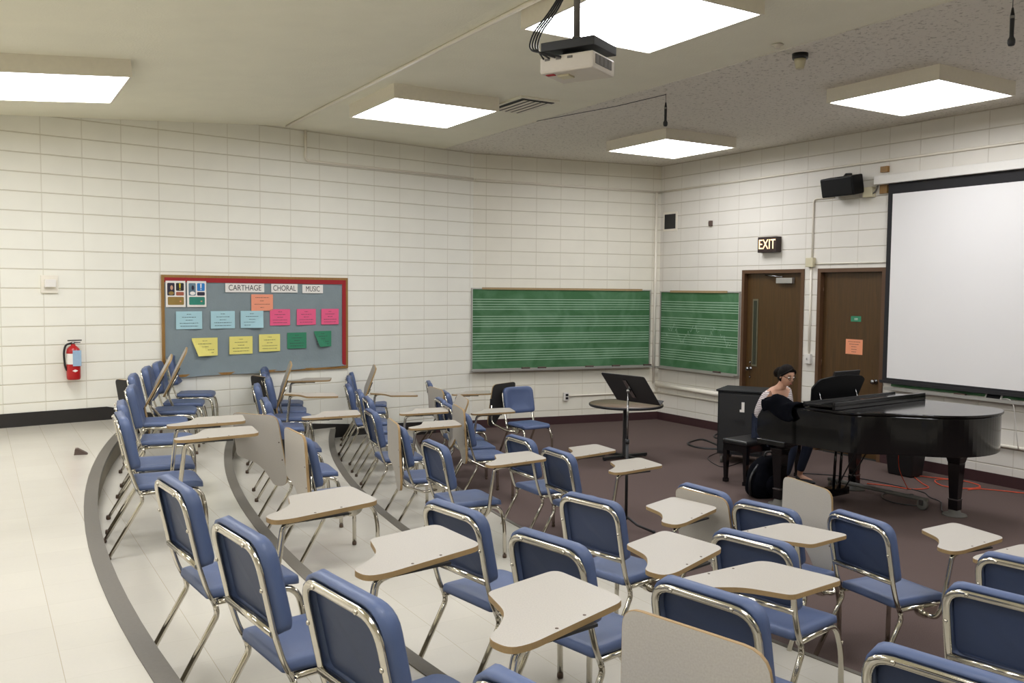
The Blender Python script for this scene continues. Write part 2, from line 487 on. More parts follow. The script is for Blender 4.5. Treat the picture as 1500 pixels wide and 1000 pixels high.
# ------------------------------------------------------------------ tiered floor
CEN = Vector((14.0, 14.0)); RAD = [18.662, 17.609, 16.508, 15.458]; LV = {1: .58, 2: .41, 3: .232, 4: .092, 5: 0.0}
edges = []
for i in range(len(ROOM)):
    a, b = ROOM[i], ROOM[(i + 1) % len(ROOM)]; d = b - a; n = Vector((d.y, -d.x)).normalized(); edges.append((n.x, n.y, n.dot(a)))
def clip_room(poly):
    for nx, ny, c in edges:
        poly = clip(poly, nx, ny, c)
        if len(poly) < 3: return []
    return poly
def P2(r, a): return (CEN.x + r * sin(a), CEN.y + r * cos(a))
def annulus(name, r0, r1, z, m, thick=.02, zlow=None, mr=None, steps=90):
    mb = MB(); A0, A1 = radians(175), radians(300)
    for i in range(steps):
        a, b = A0 + (A1 - A0) * i / steps, A0 + (A1 - A0) * (i + 1) / steps
        pc = clip_room([P2(r0, a), P2(r0, b), P2(r1, b), P2(r1, a)])
        if len(pc) >= 3:
            ar = sum(pc[k][0] * pc[(k + 1) % len(pc)][1] - pc[(k + 1) % len(pc)][0] * pc[k][1] for k in range(len(pc)))
            if abs(ar) > 1e-5:
                if ar < 0: pc = pc[::-1]
                mb.add([(x, y, z) for x, y in pc], [tuple(range(len(pc)))], 0)
        if zlow is not None:
            p, q = P2(r0, a), P2(r0, b)
            if all(nx * p[0] + ny * p[1] <= c + 1e-6 and nx * q[0] + ny * q[1] <= c + 1e-6 for nx, ny, c in edges):
                mb.add([(p[0], p[1], zlow), (q[0], q[1], zlow), (q[0], q[1], z), (p[0], p[1], z)], [(0, 1, 2, 3)], 1)
    return struct(mb.obj(name, [m, mr or m]))
annulus('floor', RAD[0], 30, LV[1], M['tile'], zlow=LV[2] - .01, mr=M['riser'])
annulus('floor', RAD[1], RAD[0] + .02, LV[2], M['tile'], zlow=LV[3] - .01, mr=M['riser'])
annulus('floor', RAD[2], RAD[1] + .02, LV[3], M['tile'], zlow=LV[4] - .01, mr=M['riser'])
annulus('floor', RAD[3], RAD[2] + .02, LV[4], M['tile'], zlow=-.01, mr=M['riser'])
mb = MB(); mb.prism(rp, -.12, 0.0); struct(mb.obj('floor', M['carpet']))
def nosing(r, z, w, m, num):
    mb = MB(); A0, A1 = radians(180), radians(296); steps = 110
    for i in range(steps):
        a, b = A0 + (A1 - A0) * i / steps, A0 + (A1 - A0) * (i + 1) / steps
        ri, ro = r - .012, r + w
        q = [P2(ri, a), P2(ro, a), P2(ro, b), P2(ri, b)]
        if all(nx * x + ny * y <= c for x, y in q for nx, ny, c in edges):
            vs = [(x, y, z + dz) for dz in (-.03, .005) for x, y in q]
            mb.add(vs, [(4, 5, 6, 7), (0, 3, 2, 1), (0, 1, 5, 4), (2, 3, 7, 6), (3, 0, 4, 7), (1, 2, 6, 5)])
    return struct(mb.obj('trim_%d' % num, m))
nosing(RAD[0], LV[1], .075, M['nose'], 1); nosing(RAD[1], LV[2], .065, M['nose'], 2)
nosing(RAD[2], LV[3], .06, M['nose'], 3); nosing(RAD[3], LV[4], .02, M['nose'], 4)

# ------------------------------------------------------------------ baseboards
def strip_board(name, w, top, bottoms, m, th=.012):
    """top: [(s, z)], face polygon down to z=bottoms"""
    mb = MB(); sg = wsign(w)
    for (s0, z0), (s1, z1) in zip(top[:-1], top[1:]):
        x0, x1 = s0 * sg, s1 * sg
        vs = [(x0, -th, bottoms), (x1, -th, bottoms), (x1, -th, z1), (x0, -th, z0), (x0, -.0005, bottoms), (x1, -.0005, bottoms), (x1, -.0005, z1), (x0, -.0005, z0)]
        fs = [(0, 1, 2, 3), (3, 2, 6, 7), (0, 3, 7, 4), (1, 5, 6, 2), (4, 7, 6, 5)]
        if x0 > x1: fs = [tuple(reversed(f)) for f in fs]
        mb.add(vs, fs)
    o = mb.obj(name, m); o.matrix_world = wmat(w); return struct(o)
strip_board('baseboard_left', 'A1', [(.66, .165), (1.87, .236), (2.54, .304), (3.64, .425), (4.11, .494), (5.13, .728), (10, .728)], 0.0, M['black_base'])
strip_board('baseboard_left', 'A1', [(-.0, .125), (.66, .160)], 0.0, M['maroon'])
strip_board('baseboard_far', 'A2', [(0, .125), (3.19, .125)], 0.0, M['maroon'])
strip_board('baseboard_right', 'B', [(0, .125), (D1[0], .125)], 0.0, M['maroon'])
strip_board('baseboard_right', 'B', [(D1[1], .125), (D2[0], .125)], 0.0, M['maroon'])
strip_board('baseboard_right', 'B', [(D2[1], .125), (12.9, .125)], 0.0, M['maroon'])

# ------------------------------------------------------------------ lamps
UL = Vector((UD.x, UD.y)); NL = Vector((ND.x, ND.y))
def lamp(u, d, label, size=1.2, h=.14):
    p = UL * u + NL * d; z = ceil_z(p.x, p.y); tilt = math.atan(SLOPE) if d < DCREASE else 0
    m = Matrix.Translation((p.x, p.y, z)) @ Matrix.Rotation(atan2(UL.y, UL.x), 4, 'Z') @ Matrix.Rotation(tilt, 4, 'X')
    t = thing('ceiling_light', label, 'ceiling light', group='square ceiling light boxes', mx=m)
    a = size / 2; f = MB(); w = .022
    for x0, x1, y0, y1 in ((-a, a, -a, -a + w), (-a, a, a - w, a), (-a, -a + w, -a + w, a - w), (a - w, a, -a + w, a - w)):
        f.b2(x0, x1, y0, y1, -h, .03 if tilt else 0)
    f.obj('light_frame', M['lampframe'], t)
    g = MB(); g.b2(-a + w, a - w, -a + w, a - w, -h + .006, -h + .02); g.obj('light_diffuser', M['glow'], t)
M['glow'] = mat('lamp_diffuser', (250, 251, 255), 0.6, emit=LIGHT)
lamp(-8.40, .52, 'square fluorescent box light at far left, above the fire extinguisher', 1.22)
lamp(-8.70, 4.17, 'square fluorescent box light beside the ceiling air vent')
lamp(-8.98, 7.92, 'square fluorescent box light nearest the far corner of the room')
lamp(-5.34, 7.86, 'square fluorescent box light above the projection screen wall')
lamp(-4.91, 4.02, 'largest square fluorescent box light, right behind the projector pole')
for u, d in ((-8.4, -3.3), (-4.9, -3.3), (-1.2, -3.3), (-4.9, .4), (-1.2, .4), (-1.2, 4.1), (-1.4, 7.9), (2.5, 2.0)):  # unseen lights of the same kind, added to brighten the room
    lamp(u, d, 'added square ceiling box light, out of view, brightening the room')

# ------------------------------------------------------------------ chairs
def px_free(): pass
def build_chair_meshes():
    R = .0140; m = {}
    # backrest shell: z along rake
    tilt = atan2(.293 - .231, .84 - .55)      # lean backwards
    def sh(x, z, y):                          # x, height above .53 along the panel, forward offset
        zz = .535 + z * cos(tilt); yy = -.226 - z * sin(tilt)
        return (x, yy + y * cos(tilt), zz + y * sin(tilt))
    W2, H = .212, .33
    out = rpoly([(-W2, 0), (W2, 0), (W2, H), (-W2, H)], [.04, .04, .085, .085], 6)
    def inset(k): return [(x * (1 - k / W2), H / 2 + (y - H / 2) * (1 - k / (H / 2))) for x, y in out]
    def fwd(x, base, curve): return base + curve * (x / W2) ** 2
    rings = [(inset(.022), lambda x: fwd(x, .022, .018)), (inset(.016), lambda x: .008), (out, lambda x: .006), (out, lambda x: fwd(x, .038, .02)),
             (inset(.010), lambda x: fwd(x, .047, .022)), (inset(.05), lambda x: fwd(x, .040, .020)), (inset(.11), lambda x: fwd(x, .034, .020))]
    b = MB(); n = len(out); vs = []
    for rg, fn in rings: vs += [sh(x, z, fn(x)) for x, z in rg]
    fs = []
    for i in range(len(rings) - 1):
        for k in range(n):
            k2 = (k + 1) % n; fs.append((i * n + k, (i + 1) * n + k, (i + 1) * n + k2, i * n + k2))
    b.add(vs, fs, 0, True)
    b.f.append((tuple((len(rings) - 1) * n + k for k in reversed(range(n))), 0, True))
    b.f.append((tuple(range(n)), 0, True))
    # outline runs anticlockwise seen from -y, fix orientation with recalculation below
    m['backrest'] = b.mesh('backrest', M['blue'])
    bm = bmesh.new(); bm.from_mesh(m['backrest']); bmesh.ops.recalc_face_normals(bm, faces=bm.faces)
    bm.to_mesh(m['backrest']); bm.free()
    # recessed panel seen from behind
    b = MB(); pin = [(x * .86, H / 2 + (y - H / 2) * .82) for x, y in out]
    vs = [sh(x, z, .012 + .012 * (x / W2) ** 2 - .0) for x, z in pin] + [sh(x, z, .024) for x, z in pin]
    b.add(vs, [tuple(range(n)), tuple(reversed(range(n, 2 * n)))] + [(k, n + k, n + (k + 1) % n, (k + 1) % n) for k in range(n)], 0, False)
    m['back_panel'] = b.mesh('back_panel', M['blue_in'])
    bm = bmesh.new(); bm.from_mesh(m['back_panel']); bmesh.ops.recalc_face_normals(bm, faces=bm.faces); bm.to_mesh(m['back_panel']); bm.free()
    # back frame: inverted U and crossbar, flat-oval tube
    b = MB(); x = .203
    path = fillet([(-x, -.170, .385), (-x, -.200, .45), (-x, -.231, .55), (-x, -.291, .832), (x, -.291, .832), (x, -.231, .55), (x, -.200, .45), (x, -.170, .385)], [.03, .03, .085, .085, .03, .03], 6)
    b.tube(path, .0160, 12, flat=.62)
    b.tube([(-x, -.233, .552), (x, -.233, .552)], .0150, 10, flat=1.0)
    for px_, pz in ((-.12, .832), (.12, .832), (-x, .70), (x, .70), (0, .552)):
        yy = -.231 - (pz - .55) * .214
        b.ball((px_, yy - .011, pz), (.008, .005, .008), 8, 6)
    m['back_frame'] = b.mesh('back_frame', M['chrome'])
    # seat
    sp = rpoly([(-.188, -.195), (.188, -.195), (.200, .205), (-.200, .205)], [.02, .02, .05, .05], 5)
    n = len(sp); b = MB(); vs = []
    prof = [(1.0, .405), (1.0, .418), (.985, .436), (.93, .442), (.70, .436), (.35, .432)]
    for k, z in prof: vs += [(x_ * k, y_ * k, z - (.012 * max(0, (y_ - .12) / .085) ** 2 if k > .9 else 0)) for x_, y_ in sp]
    fs = [(i * n + k, i * n + (k + 1) % n, (i + 1) * n + (k + 1) % n, (i + 1) * n + k) for i in range(len(prof) - 1) for k in range(n)]
    b.add(vs, fs, 0, True); b.f.append((tuple(reversed(range(n))), 0, False)); b.f.append((tuple((len(prof) - 1) * n + k for k in range(n)), 0, True))
    m['seat'] = b.mesh('seat', M['blue'])
    for sx, nm in ((-1, 'L'), (1, 'R')):
        b = MB(); b.tube(fillet([(sx * .203, -.170, .390), (sx * .203, -.158, .345), (sx * .207, -.355, .014)], .06, 6), .0150, 10, flat=.75)
        m['rear' + nm] = b.mesh('leg', M['chrome'])
        b = MB(); b.tube(fillet([(sx * .186, -.160, .388), (sx * .186, .185, .388), (sx * .205, .212, .25), (sx * .208, .215, .014)], [.075, .05], 6), R, 10)
        b.ball((sx * .203 + sx * .011, .205, .30), (.004, .008, .008), 8, 6)
        m['front' + nm] = b.mesh('leg', M['chrome'])
        for k, (gx, gy) in (('gr', (.207, -.357)), ('gf', (.208, .215))):
            b = MB(); b.lathe([(.013, 0), (.016, .004), (.016, .016), (.0135, .03)], 12, c=(sx * gx, gy, .001)); m[k + nm] = b.mesh('glide', M['glide'])
    b = MB(); b.tube([(-.188, -.13, .388), (.188, -.13, .388)], .010, 8); b.tube([(-.188, .12, .388), (.188, .12, .388)], .010, 8)
    m['seat_rail'] = b.mesh('seat_rail', M['chrome'])
    # tablet in its own frame: origin at elbow, +y forward along the straight edge, wide part to -x
    ex, ey = .315, .06
    pts = [(-.025, .235), (-.060, .555), (.285, .535), (.362, .09), (.352, .02), (.262, .012), (.222, .085), (.145, .175)]
    rad = [.03, .045, .06, .05, .045, .045, .07, .05]
    out = rpoly([(x_ - ex, y_ - ey) for x_, y_ in pts], rad, 5)
    for key, sg in (('tabR', 1), ('tabL', -1)):
        o2 = [(x_ * sg, y_) for x_, y_ in out]
        b = MB(); b.prism(o2, -.019, -.002, 1, 1, 2); inn = [(x_ * .996, .22 + (y_ - .22) * .996) for x_, y_ in o2]
        b.prism(inn, -.002, .0, 0, 1, 1)
        m[key] = b.mesh('tablet', [M['lam'], M['edge'], M['under']])
        b = MB(); b.lathe([(.0055, 0), (.0045, .0012)], 10, c=(sg * (.325 - ex), .21 - ey, 0)); m[key + 's1'] = b.mesh('screw', M['glide'])
        b = MB(); b.lathe([(.0055, 0), (.0045, .0012)], 10, c=(sg * (.300 - ex), .34 - ey, 0)); m[key + 's2'] = b.mesh('screw', M['glide'])
        b = MB(); b.b2(sg * .0 - .02, sg * 0 + .02, .02, .30, -.028, -.019); m[key + 'p'] = b.mesh('mounting_plate', M['blkmet'])
        # bracket half-disc under the seat side
        b = MB(); hd = [(.075 * cos(a), .06 * sin(a)) for a in [pi + pi * k / 12 for k in range(13)]]
        mx = Matrix(((0, 0, 1, sg * .196), (1, 0, 0, .03), (0, 1, 0, .386), (0, 0, 0, 1)))
        b.prism(hd, -.012, .016, mx=mx); m[key + 'b'] = b.mesh('arm_bracket', M['chrome'])
        b = MB(); b.tube(fillet([(sg * .20, .02, .350), (sg * .262, .03, .345), (sg * .29, .04, .38), (sg * .318, .075, .69), (sg * .318, .12, .712), (sg * .318, .26, .712)], [.04, .04, .03, .03], 5), [.0135] * 99, 10) if False else None
        path = fillet([(sg * .20, .02, .348), (sg * .262, .03, .343), (sg * .285, .045, .40), (sg * .312, .075, .690), (sg * .315, .12, .708), (sg * .315, .25, .708)], [.035, .035, .03, .03], 5)
        b = MB(); b.tube(path, .0135, 10); m[key + 'a'] = b.mesh('tablet_arm', M['chrome'])
    return m
CH = build_chair_meshes()
EL = (.315, .06, .73)

def put(me, parent, name, loc=None):
    o = bpy.data.objects.new(name, me); COL.objects.link(o); o.parent = parent
    return o

def place_chair(x, y, az, lvl, label, state='flat', hand=1, fold=None, group=None):
    """az = facing azimuth in degrees from +Y; fold = (elbow xyz, up vector, width direction) in chair space"""
    t = thing('tablet_arm_chair', label, 'chair', (x, y, LV[lvl]), -radians(az), group)
    put(CH['seat'], t, 'seat'); bkr = put(CH['backrest'], t, 'backrest'); put(CH['back_panel'], bkr, 'back_panel')
    put(CH['back_frame'], t, 'back_frame'); put(CH['seat_rail'], t, 'seat_rail')
    for nm in 'LR':
        a = put(CH['rear' + nm], t, 'leg'); put(CH['gr' + nm], a, 'glide')
        a = put(CH['front' + nm], t, 'leg'); put(CH['gf' + nm], a, 'glide')
    if state == 'none': return t
    k = 'tabR' if hand > 0 else 'tabL'
    put(CH[k + 'b'], t, 'arm_bracket')
    tb = put(CH[k], t, 'tablet')
    for q in ('s1', 's2'): put(CH[k + q], tb, 'screw')
    put(CH[k + 'p'], tb, 'mounting_plate')
    if state == 'flat':
        put(CH[k + 'a'], t, 'tablet_arm'); tb.location = (EL[0] * hand, EL[1], EL[2])
    else:
        E, U, Wd = fold; E = Vector(E); Y = Vector(U).normalized()
        X = -Vector(Wd); X = (X - Y * X.dot(Y)).normalized()
        if hand < 0: X = -X
        Z = X.cross(Y)
        tb.matrix_local = Matrix(((X.x, Y.x, Z.x, E.x), (X.y, Y.y, Z.y, E.y), (X.z, Y.z, Z.z, E.z), (0, 0, 0, 1)))
        s = hand; b = MB(); back = Z * -.03
        p = [(s * .20, .02, .348), (s * .255, .0 + .3 * E.y, .343), tuple(E + back + Y * .0), tuple(E + back + Y * .22)]
        b.tube(fillet(p, [.03, .05], 5), .0125, 10); b.obj('tablet_arm', M['chrome'], t)
    return t

UP = (0, 0, 1)
def side(y=-.2, z=.45, lean=0.0, rot=0.0, x=.262):
    """tablet hung upright at the seat's side, wide part pointing back; rot turns it about the vertical (degrees)"""
    a = radians(rot); return ((x, y, z), (0, lean, 1), (sin(a), -cos(a), 0))
# --- row on the upper tier (level 2)
G2 = 'blue tablet-arm chairs on the upper tier'; G3 = 'blue tablet-arm chairs on the middle tier'
G4 = 'blue tablet-arm chairs on the lower tier'; G5 = 'blue tablet-arm chairs on the carpet'
TA = 'blue tablet-arm chair '
CHAIRS = [
    (-3.693, 10.255, 77.3, 2, TA + 'under the bulletin board, farthest of the upper row', 'none', 1, None, G2),
    (-3.533, 9.440, 75.4, 2, TA + 'second from the back wall in the upper row, tablet tipped up', 'up', 1, ((.27, -.16, .56), (.0, .42, .85), (-.96, 0, .25)), G2),
    (-3.400, 8.840, 73.2, 2, TA + 'third from the back wall in the upper row, tablet tipped up', 'up', 1, ((.27, -.24, .54), (.0, .46, .85), (-.98, 0, .2)), G2),
    (-3.212, 8.086, 70.9, 2, TA + 'in the upper row with a dark tablet underside folded behind it', 'up', -1, ((-.26, -.16, .30), (0, -.08, 1), (-.75, -.65, .0)), G2),
    (-2.82, 7.15, 70.0, 2, TA + 'with no raised tablet, third of the upper row left of the gap', 'none', 1, None, G2),
    (-2.460, 6.161, 66.0, 2, TA + 'in the upper row, the farther of two level tablets there', 'flat', 1, None, G2),
    (-2.220, 5.611, 62.0, 2, TA + 'in the upper row, the nearer of two level tablets before the gap', 'flat', 1, None, G2),
    (-1.172, 3.744, 53.5, 2, TA + 'third from the near end of the upper row', 'flat', 1, None, G2),
    (-0.695, 3.067, 52.3, 2, TA + 'second large one from the left, its back shell showing dark', 'flat', 1, None, G2),
    (-0.238, 2.494, 50.6, 2, TA + 'nearest whole backrest at the bottom, left of centre', 'flat', 1, None, G2),
    (0.268, 1.875, 48.6, 2, TA + 'at the bottom edge with the nearest and largest raised tablet', 'up', 1, ((.25, .12, .42), (.0, .16, 1), (-1, -.32, .0)), G2),
    (0.86, 1.36, 46.0, 2, TA + 'below the bottom right corner, only its raised tablet top showing', 'up', 1, ((.27, .10, .48), (.0, .12, 1), (-1, -.2, 0)), G2),
    # middle tier
    (-2.791, 10.838, 78.7, 3, TA + 'farthest of the middle row, a level tablet before the block wall', 'flat', 1, None, G3),
    (-2.599, 10.200, 77.2, 3, TA + 'second from the wall in the middle row, pale tablet tipped upright', 'up', 1, ((.27, -.12, .52), (.0, .32, .9), (-.97, 0, .25)), G3),
    (-2.409, 9.644, 75.4, 3, TA + 'third from the wall in the middle row, black tablet underside beside it', 'up', -1, ((-.26, -.18, .36), (0, -.05, 1), (-.75, -.65, 0)), G3),
    (-2.334, 8.958, 74.0, 3, TA + 'fourth from the wall in the middle row, left-handed level tablet', 'flat', -1, None, G3),
    (-1.921, 7.808, 70.4, 3, TA + 'fifth from the wall in the middle row, level tablet', 'flat', 1, None, G3),
    (-1.587, 6.801, 65.2, 3, TA + 'in the middle row, behind the broader of two hanging tablets', 'up', 1, ((.27, -.25, .42), (0, 0, 1), (-.5, -.85, 0)), G3),
    (-1.190, 5.950, 57.5, 3, TA + 'in the middle row, behind the right of two hanging tablets', 'up', 1, ((.28, -.315, .42), (0, 0, 1), (-1, -.05, 0)), G3),
    (-0.055, 4.108, 49.8, 3, TA + 'in the middle row, backrest right of a level foreground tablet', 'none', 1, None, G3),
    (0.347, 3.627, 47.8, 3, TA + 'in the middle row, backrest behind the large centre foreground tablet', 'flat', 1, None, G3),
    (0.845, 3.028, 48.0, 3, TA + 'with left-handed tablet, just behind the nearest raised tablet', 'flat', -1, None, G3),
    (1.349, 2.461, 47.6, 3, TA + 'at the bottom right edge, only the top of its backrest showing', 'none', 1, None, G3),
    # lower tier
    (-1.906, 11.931, 82.7, 4, TA + 'farthest of the lower tier row, against the left wall', 'none', 1, None, G4),
    (-1.828, 11.273, 80.2, 4, TA + 'second from the wall in the lower tier row, tablet tipped upright', 'up', 1, ((.27, -.10, .54), (.0, .36, .9), (-.97, 0, .25)), G4),
    (-1.653, 10.288, 76.2, 4, TA + 'third from the wall in the lower tier row, chrome back frame showing', 'flat', -1, None, G4),
    (-1.414, 9.685, 76.4, 4, TA + 'fourth from the wall in the lower tier row, under a left-handed tablet', 'none', 1, None, G4),
    (-1.229, 9.102, 73.3, 4, TA + 'fifth from the wall in the lower tier row, tablet level', 'flat', 1, None, G4),
    (-1.048, 8.169, 69.0, 4, TA + 'sixth from the wall in the lower tier row, tablet level', 'flat', 1, None, G4),
    (-0.700, 7.300, 67.5, 4, TA + 'in the lower tier row with a narrow hanging tablet beside its back', 'up', 1, ((.26, -.315, .42), (0, 0, 1), (-1, 0, 0)), G4),
    (-0.326, 6.510, 63.2, 4, TA + 'alone at the carpet edge, left of the music stand', 'flat', 1, None, G4),
    (0.627, 4.896, 47.1, 4, TA + 'with whole backrest showing below the music stand', 'flat', 1, None, G4),
    (1.308, 4.167, 47.6, 4, TA + 'in the lower tier row with a left-handed tablet, right of centre', 'flat', -1, None, G4),
    (2.046, 3.411, 48.1, 4, TA + 'at the right edge, large backrest in front of a farther one', 'none', 1, None, G4),
    # carpet
    (-0.832, 11.602, 81.4, 5, TA + 'farthest of the carpet row, its level tablet against the wall', 'flat', 1, None, G5),
    (-0.537, 10.513, 76.5, 5, TA + 'second from the wall in the carpet row, tablet hung behind its back', 'up', 1, ((.2, -.31, .42), (0, 0, 1), (-.92, -.38, 0)), G5),
    (-0.538, 9.820, 73.7, 5, TA + 'third from the wall in the carpet row, with a level tablet', 'flat', 1, None, G5),
    (-0.406, 9.300, 72.0, 5, TA + 'fourth from the wall in the carpet row, tablet tipped up on edge', 'up', 1, ((.24, -.30, .50), (.0, .40, .9), (-.97, 0, .25)), G5),
    (-0.256, 8.760, 67.5, 5, TA + 'in the carpet row, behind a hanging tablet that tapers to a point', 'up', 1, ((.25, -.315, .44), (0, 0, 1), (-1, .0, 0)), G5),
    (0.298, 7.348, 59.5, 5, TA + 'in the carpet row, left of a pair below the round table', 'flat', 1, None, G5),
    (0.584, 6.745, 61.4, 5, TA + 'in the carpet row, just left of the music stand', 'flat', 1, None, G5),
    (1.411, 5.529, 57.4, 5, TA + 'in the carpet row, backrest mostly hidden by its hanging tablet', 'up', 1, ((.30, -.33, .38), (0, 0, 1), (-.95, -.3, 0)), G5),
    (1.655, 5.130, 49.9, 5, TA + 'in the carpet row with a tall raised tablet below the pianist', 'up', 1, ((.10, .22, .41), (.05, .12, 1), (-1, .05, 0)), G5),
    (2.136, 4.832, 65.0, 5, TA + 'turned towards the piano, full back and seat seen on open carpet', 'flat', 1, None, G5),
    (2.559, 4.126, 49.3, 5, TA + 'at the right edge, farthest of three backrests there, left-handed tablet', 'flat', -1, None, G5),
    (0.215, 10.80, 147.0, 5, 'blue tablet-arm chair facing the room, standing by the wall below the chalkboard', 'up', 1, ((.33, -.37, .42), (0, 0, 1), (-1, -.05, 0)), G5),
]
for c in CHAIRS: place_chair(*c)

# ------------------------------------------------------------------ fittings on the walls
def wthing(name, label, cat, w, s, z, off=0.0, group=None):
    return thing(name, label, cat, group=group, mx=wmat(w, s, z, off))
def wmesh(mb, name, mats, w, s, z, off, label=None, cat=None, group=None, bevel=0):
    o = mb.obj(name, mats, bevel=bevel); o.matrix_world = wmat(w, s, z, off); return tag(o, label, cat, group)

def text_mesh(name, s, size, m, parent, loc, rot=(pi / 2, 0, 0), ext=.0006, xs=1.0):
    cu = bpy.data.curves.new(name, 'FONT'); cu.body = s; cu.size = size; cu.extrude = ext; cu.align_x = 'CENTER'; cu.align_y = 'CENTER'
    to = bpy.data.objects.new('tmp', cu); COL.objects.link(to)
    bpy.context.view_layer.update()
    me = bpy.data.meshes.new_from_object(to.evaluated_get(bpy.context.evaluated_depsgraph_get()))
    bpy.data.objects.remove(to); me.materials.clear(); me.materials.append(m)
    o = bpy.data.objects.new(name, me); COL.objects.link(o); o.parent = parent
    o.location = loc; o.rotation_euler = rot; o.scale = (xs, 1, 1); return o

# doors
def door(num, s0, s1, top, knob_side, label_parts):
    m = wmat('B', s0, 0, 0); W = s1 - s0
    t = thing('door_%d' % num, None, None, mx=m); struct(t)
    f = MB(); fwd = .05
    for a, b in ((0, fwd), (W - fwd, W)): f.b2(a, b, -.015, .16, 0, top)
    f.b2(fwd, W - fwd, -.015, .16, top - fwd, top)
    f.b2(fwd, fwd + .015, .085, .13, 0, top - fwd); f.b2(W - fwd - .015, W - fwd, .085, .13, 0, top - fwd)
    f.b2(fwd, W - fwd, .085, .13, top - fwd - .015, top - fwd)
    f.obj('door_frame', M['dframe'], t)
    p = MB(); p.b2(fwd + .004, W - fwd - .004, .055, .084, .01, top - fwd - .004); pn = p.obj('door_panel', M['door'], t)
    # back infill so the opening is closed
    kx = fwd + .09 if knob_side < 0 else W - fwd - .09
    k = MB(); mx = Matrix.Translation((kx, .055, .98)) @ Matrix.Rotation(pi / 2, 4, 'X')
    k.lathe([(.032, 0), (.032, .008), (.012, .014), (.012, .04), (.026, .052), (.03, .065), (.024, .08), (.0, .084)], 20, mx=mx, caps=False)
    k.obj('door_knob', M['steel'], pn)
    hx = W - fwd if knob_side < 0 else fwd
    for hz in (.25, 1.15, 2.1):
        h = MB(); h.tube([(hx, .047, hz - .05), (hx, .047, hz + .05)], .008, 8); h.obj('hinge', M['dframe'], t)
    return t, pn, W
t1, pn1, W1 = door(1, D1[0], D1[1], D1[2], -1, None)
g = MB(); g.b2(.165, .265, .046, .056, 1.02, 1.98); win = g.obj('window_frame', M['olive'], pn1)
g = MB(); g.b2(.185, .245, .043, .047, 1.045, 1.955); g.obj('window_pane', M['glass'], win)
for zz in (.86, 1.07):
    g = MB(); mx = Matrix.Translation((.14, .055, zz)) @ Matrix.Rotation(pi / 2, 4, 'X'); g.lathe([(.014, 0), (.014, .012), (.006, .02)], 12, mx=mx); g.obj('lock_cylinder', M['steel'], pn1)
g = MB(); g.b2(.62, .90, .0, .055, 2.20, 2.275); clo = g.obj('door_closer', M['alum'], t1, bevel=.005)
g = MB(); g.tube([(.72, .02, 2.29), (.55, -.02, 2.305), (.40, .03, 2.315)], .008, 8); g.obj('closer_arm', M['steel'], clo)
t2, pn2, W2_ = door(2, D2[0], D2[1], D2[2], 1, None)

g = MB(); g.b2(-.075, .075, -.002, 0, -.035, .035)
gs = wmesh(g, 'door_sign', M['pgrn'], 'B', D2[0] + .56, 1.75, -.0535, 'small green name plate on the right-hand brown door', 'sign')
g = MB(); [g.b2(a, a + .012, -.0025, -.002, -.012 + k, -.006 + k) for a in (-.02, -.002, .014) for k in (0, .014)]; g.obj('lettering', M['white'], gs)
g = MB(); g.b2(-.125, .125, -.002, 0, -.095, .095)
os_ = wmesh(g, 'notice', M['por'], 'B', D2[0] + .545, 1.395, -.0535, 'orange paper notice taped on the right-hand brown door', 'paper notice')
def fine_print(parent, w, h, rows, seed, m='ink', y=-.0028, th=.007):
    r = random.Random(seed); b = MB()
    for i, ln in enumerate(rows):
        z = h / 2 - h * (i + 1.0) / (len(rows) + 1); x = -w * ln / 2
        while x < w * ln / 2:
            l = r.uniform(.010, .030) * (w / .28); b.b2(x, min(x + l, w * ln / 2), y, y + .0006, z - th / 2 * r.uniform(.7, 1.1), z + th / 2); x += l + .006
    return b.obj('fine_print', M[m], parent)
fine_print(os_, .2, .19, [.9, .7, .4, .4, .35], 3)

# block of switches, raceways, pipes
def pipe(name, w, pts, r, label, cat='pipe', m='paint', flat=1.0, group=None):
    b = MB(); sg = wsign(w)
    b.tube(fillet([(s * sg, -o, z) for s, z, o in pts], .05, 4), r, 10)
    o = b.obj(name, M[m]); o.matrix_world = wmat(w); return tag(o, label, cat, group)
pipe('conduit', 'A1', [(2.70, CEIL - .004, .021), (2.70, 3.70, .021), (.02, 3.70, .021)], .017, 'cream conduit dropping from the ceiling and running along the left wall')
pipe('conduit', 'A2', [(3.17, 3.69, .021), (.03, 3.66, .021)], .017, 'cream conduit high on the short wall above the long chalkboard')
pipe('conduit', 'B', [(.03, 3.665, .016), (3.0, 3.68, .016), (9.5, 3.68, .016)], .015, 'cream conduit running high along the wall over doors and screen')
b = MB()
pc = UL * -8.62 + NL * 3.55
c0 = UL * -10.88 + NL * 3.36; c1 = c0 + UL * 9.0
b.tube([(c0.x, c0.y, CEIL - .019), (c1.x, c1.y, CEIL - .019)], .018, 8)
tag(b.obj('conduit', M['paint']), 'cream conduit running across the ceiling towards the camera', 'pipe')
pipe('corner_pipe', 'A2', [(.10, 3.65, .03), (.10, .60, .03)], .022, 'white vertical pipe in the far corner between the chalkboards')
pipe('heating_pipe', 'B', [(.03, .57, .05), (1.76, .555, .05)], .035, 'thick white pipe low on the wall under the corner chalkboard')
pipe('cable_raceway', 'B', [(.03, .447, .016), (1.76, .447, .016)], .014, 'thin white raceway low on the wall left of the doors')
pipe('cable_raceway', 'B', [(4.25, .447, .02), (10.5, .43, .02)], .018, 'white raceway low on the wall behind the piano tail')
pipe('cable_raceway', 'A2', [(1.60, .44, .014), (.04, .447, .014)], .012, 'thin white raceway running from the outlet to the far corner')
pipe('cable_raceway', 'B', [(3.36, 3.303, .012), (3.039, 3.303, .012), (3.039, 2.50, .012)], .012, 'thin cream raceway dropping from the speaker to the box between doors')
pipe('cable_raceway', 'B', [(3.03, 2.44, .012), (3.03, 1.26, .012)], .014, 'cream raceway between the two doors down to the switch')
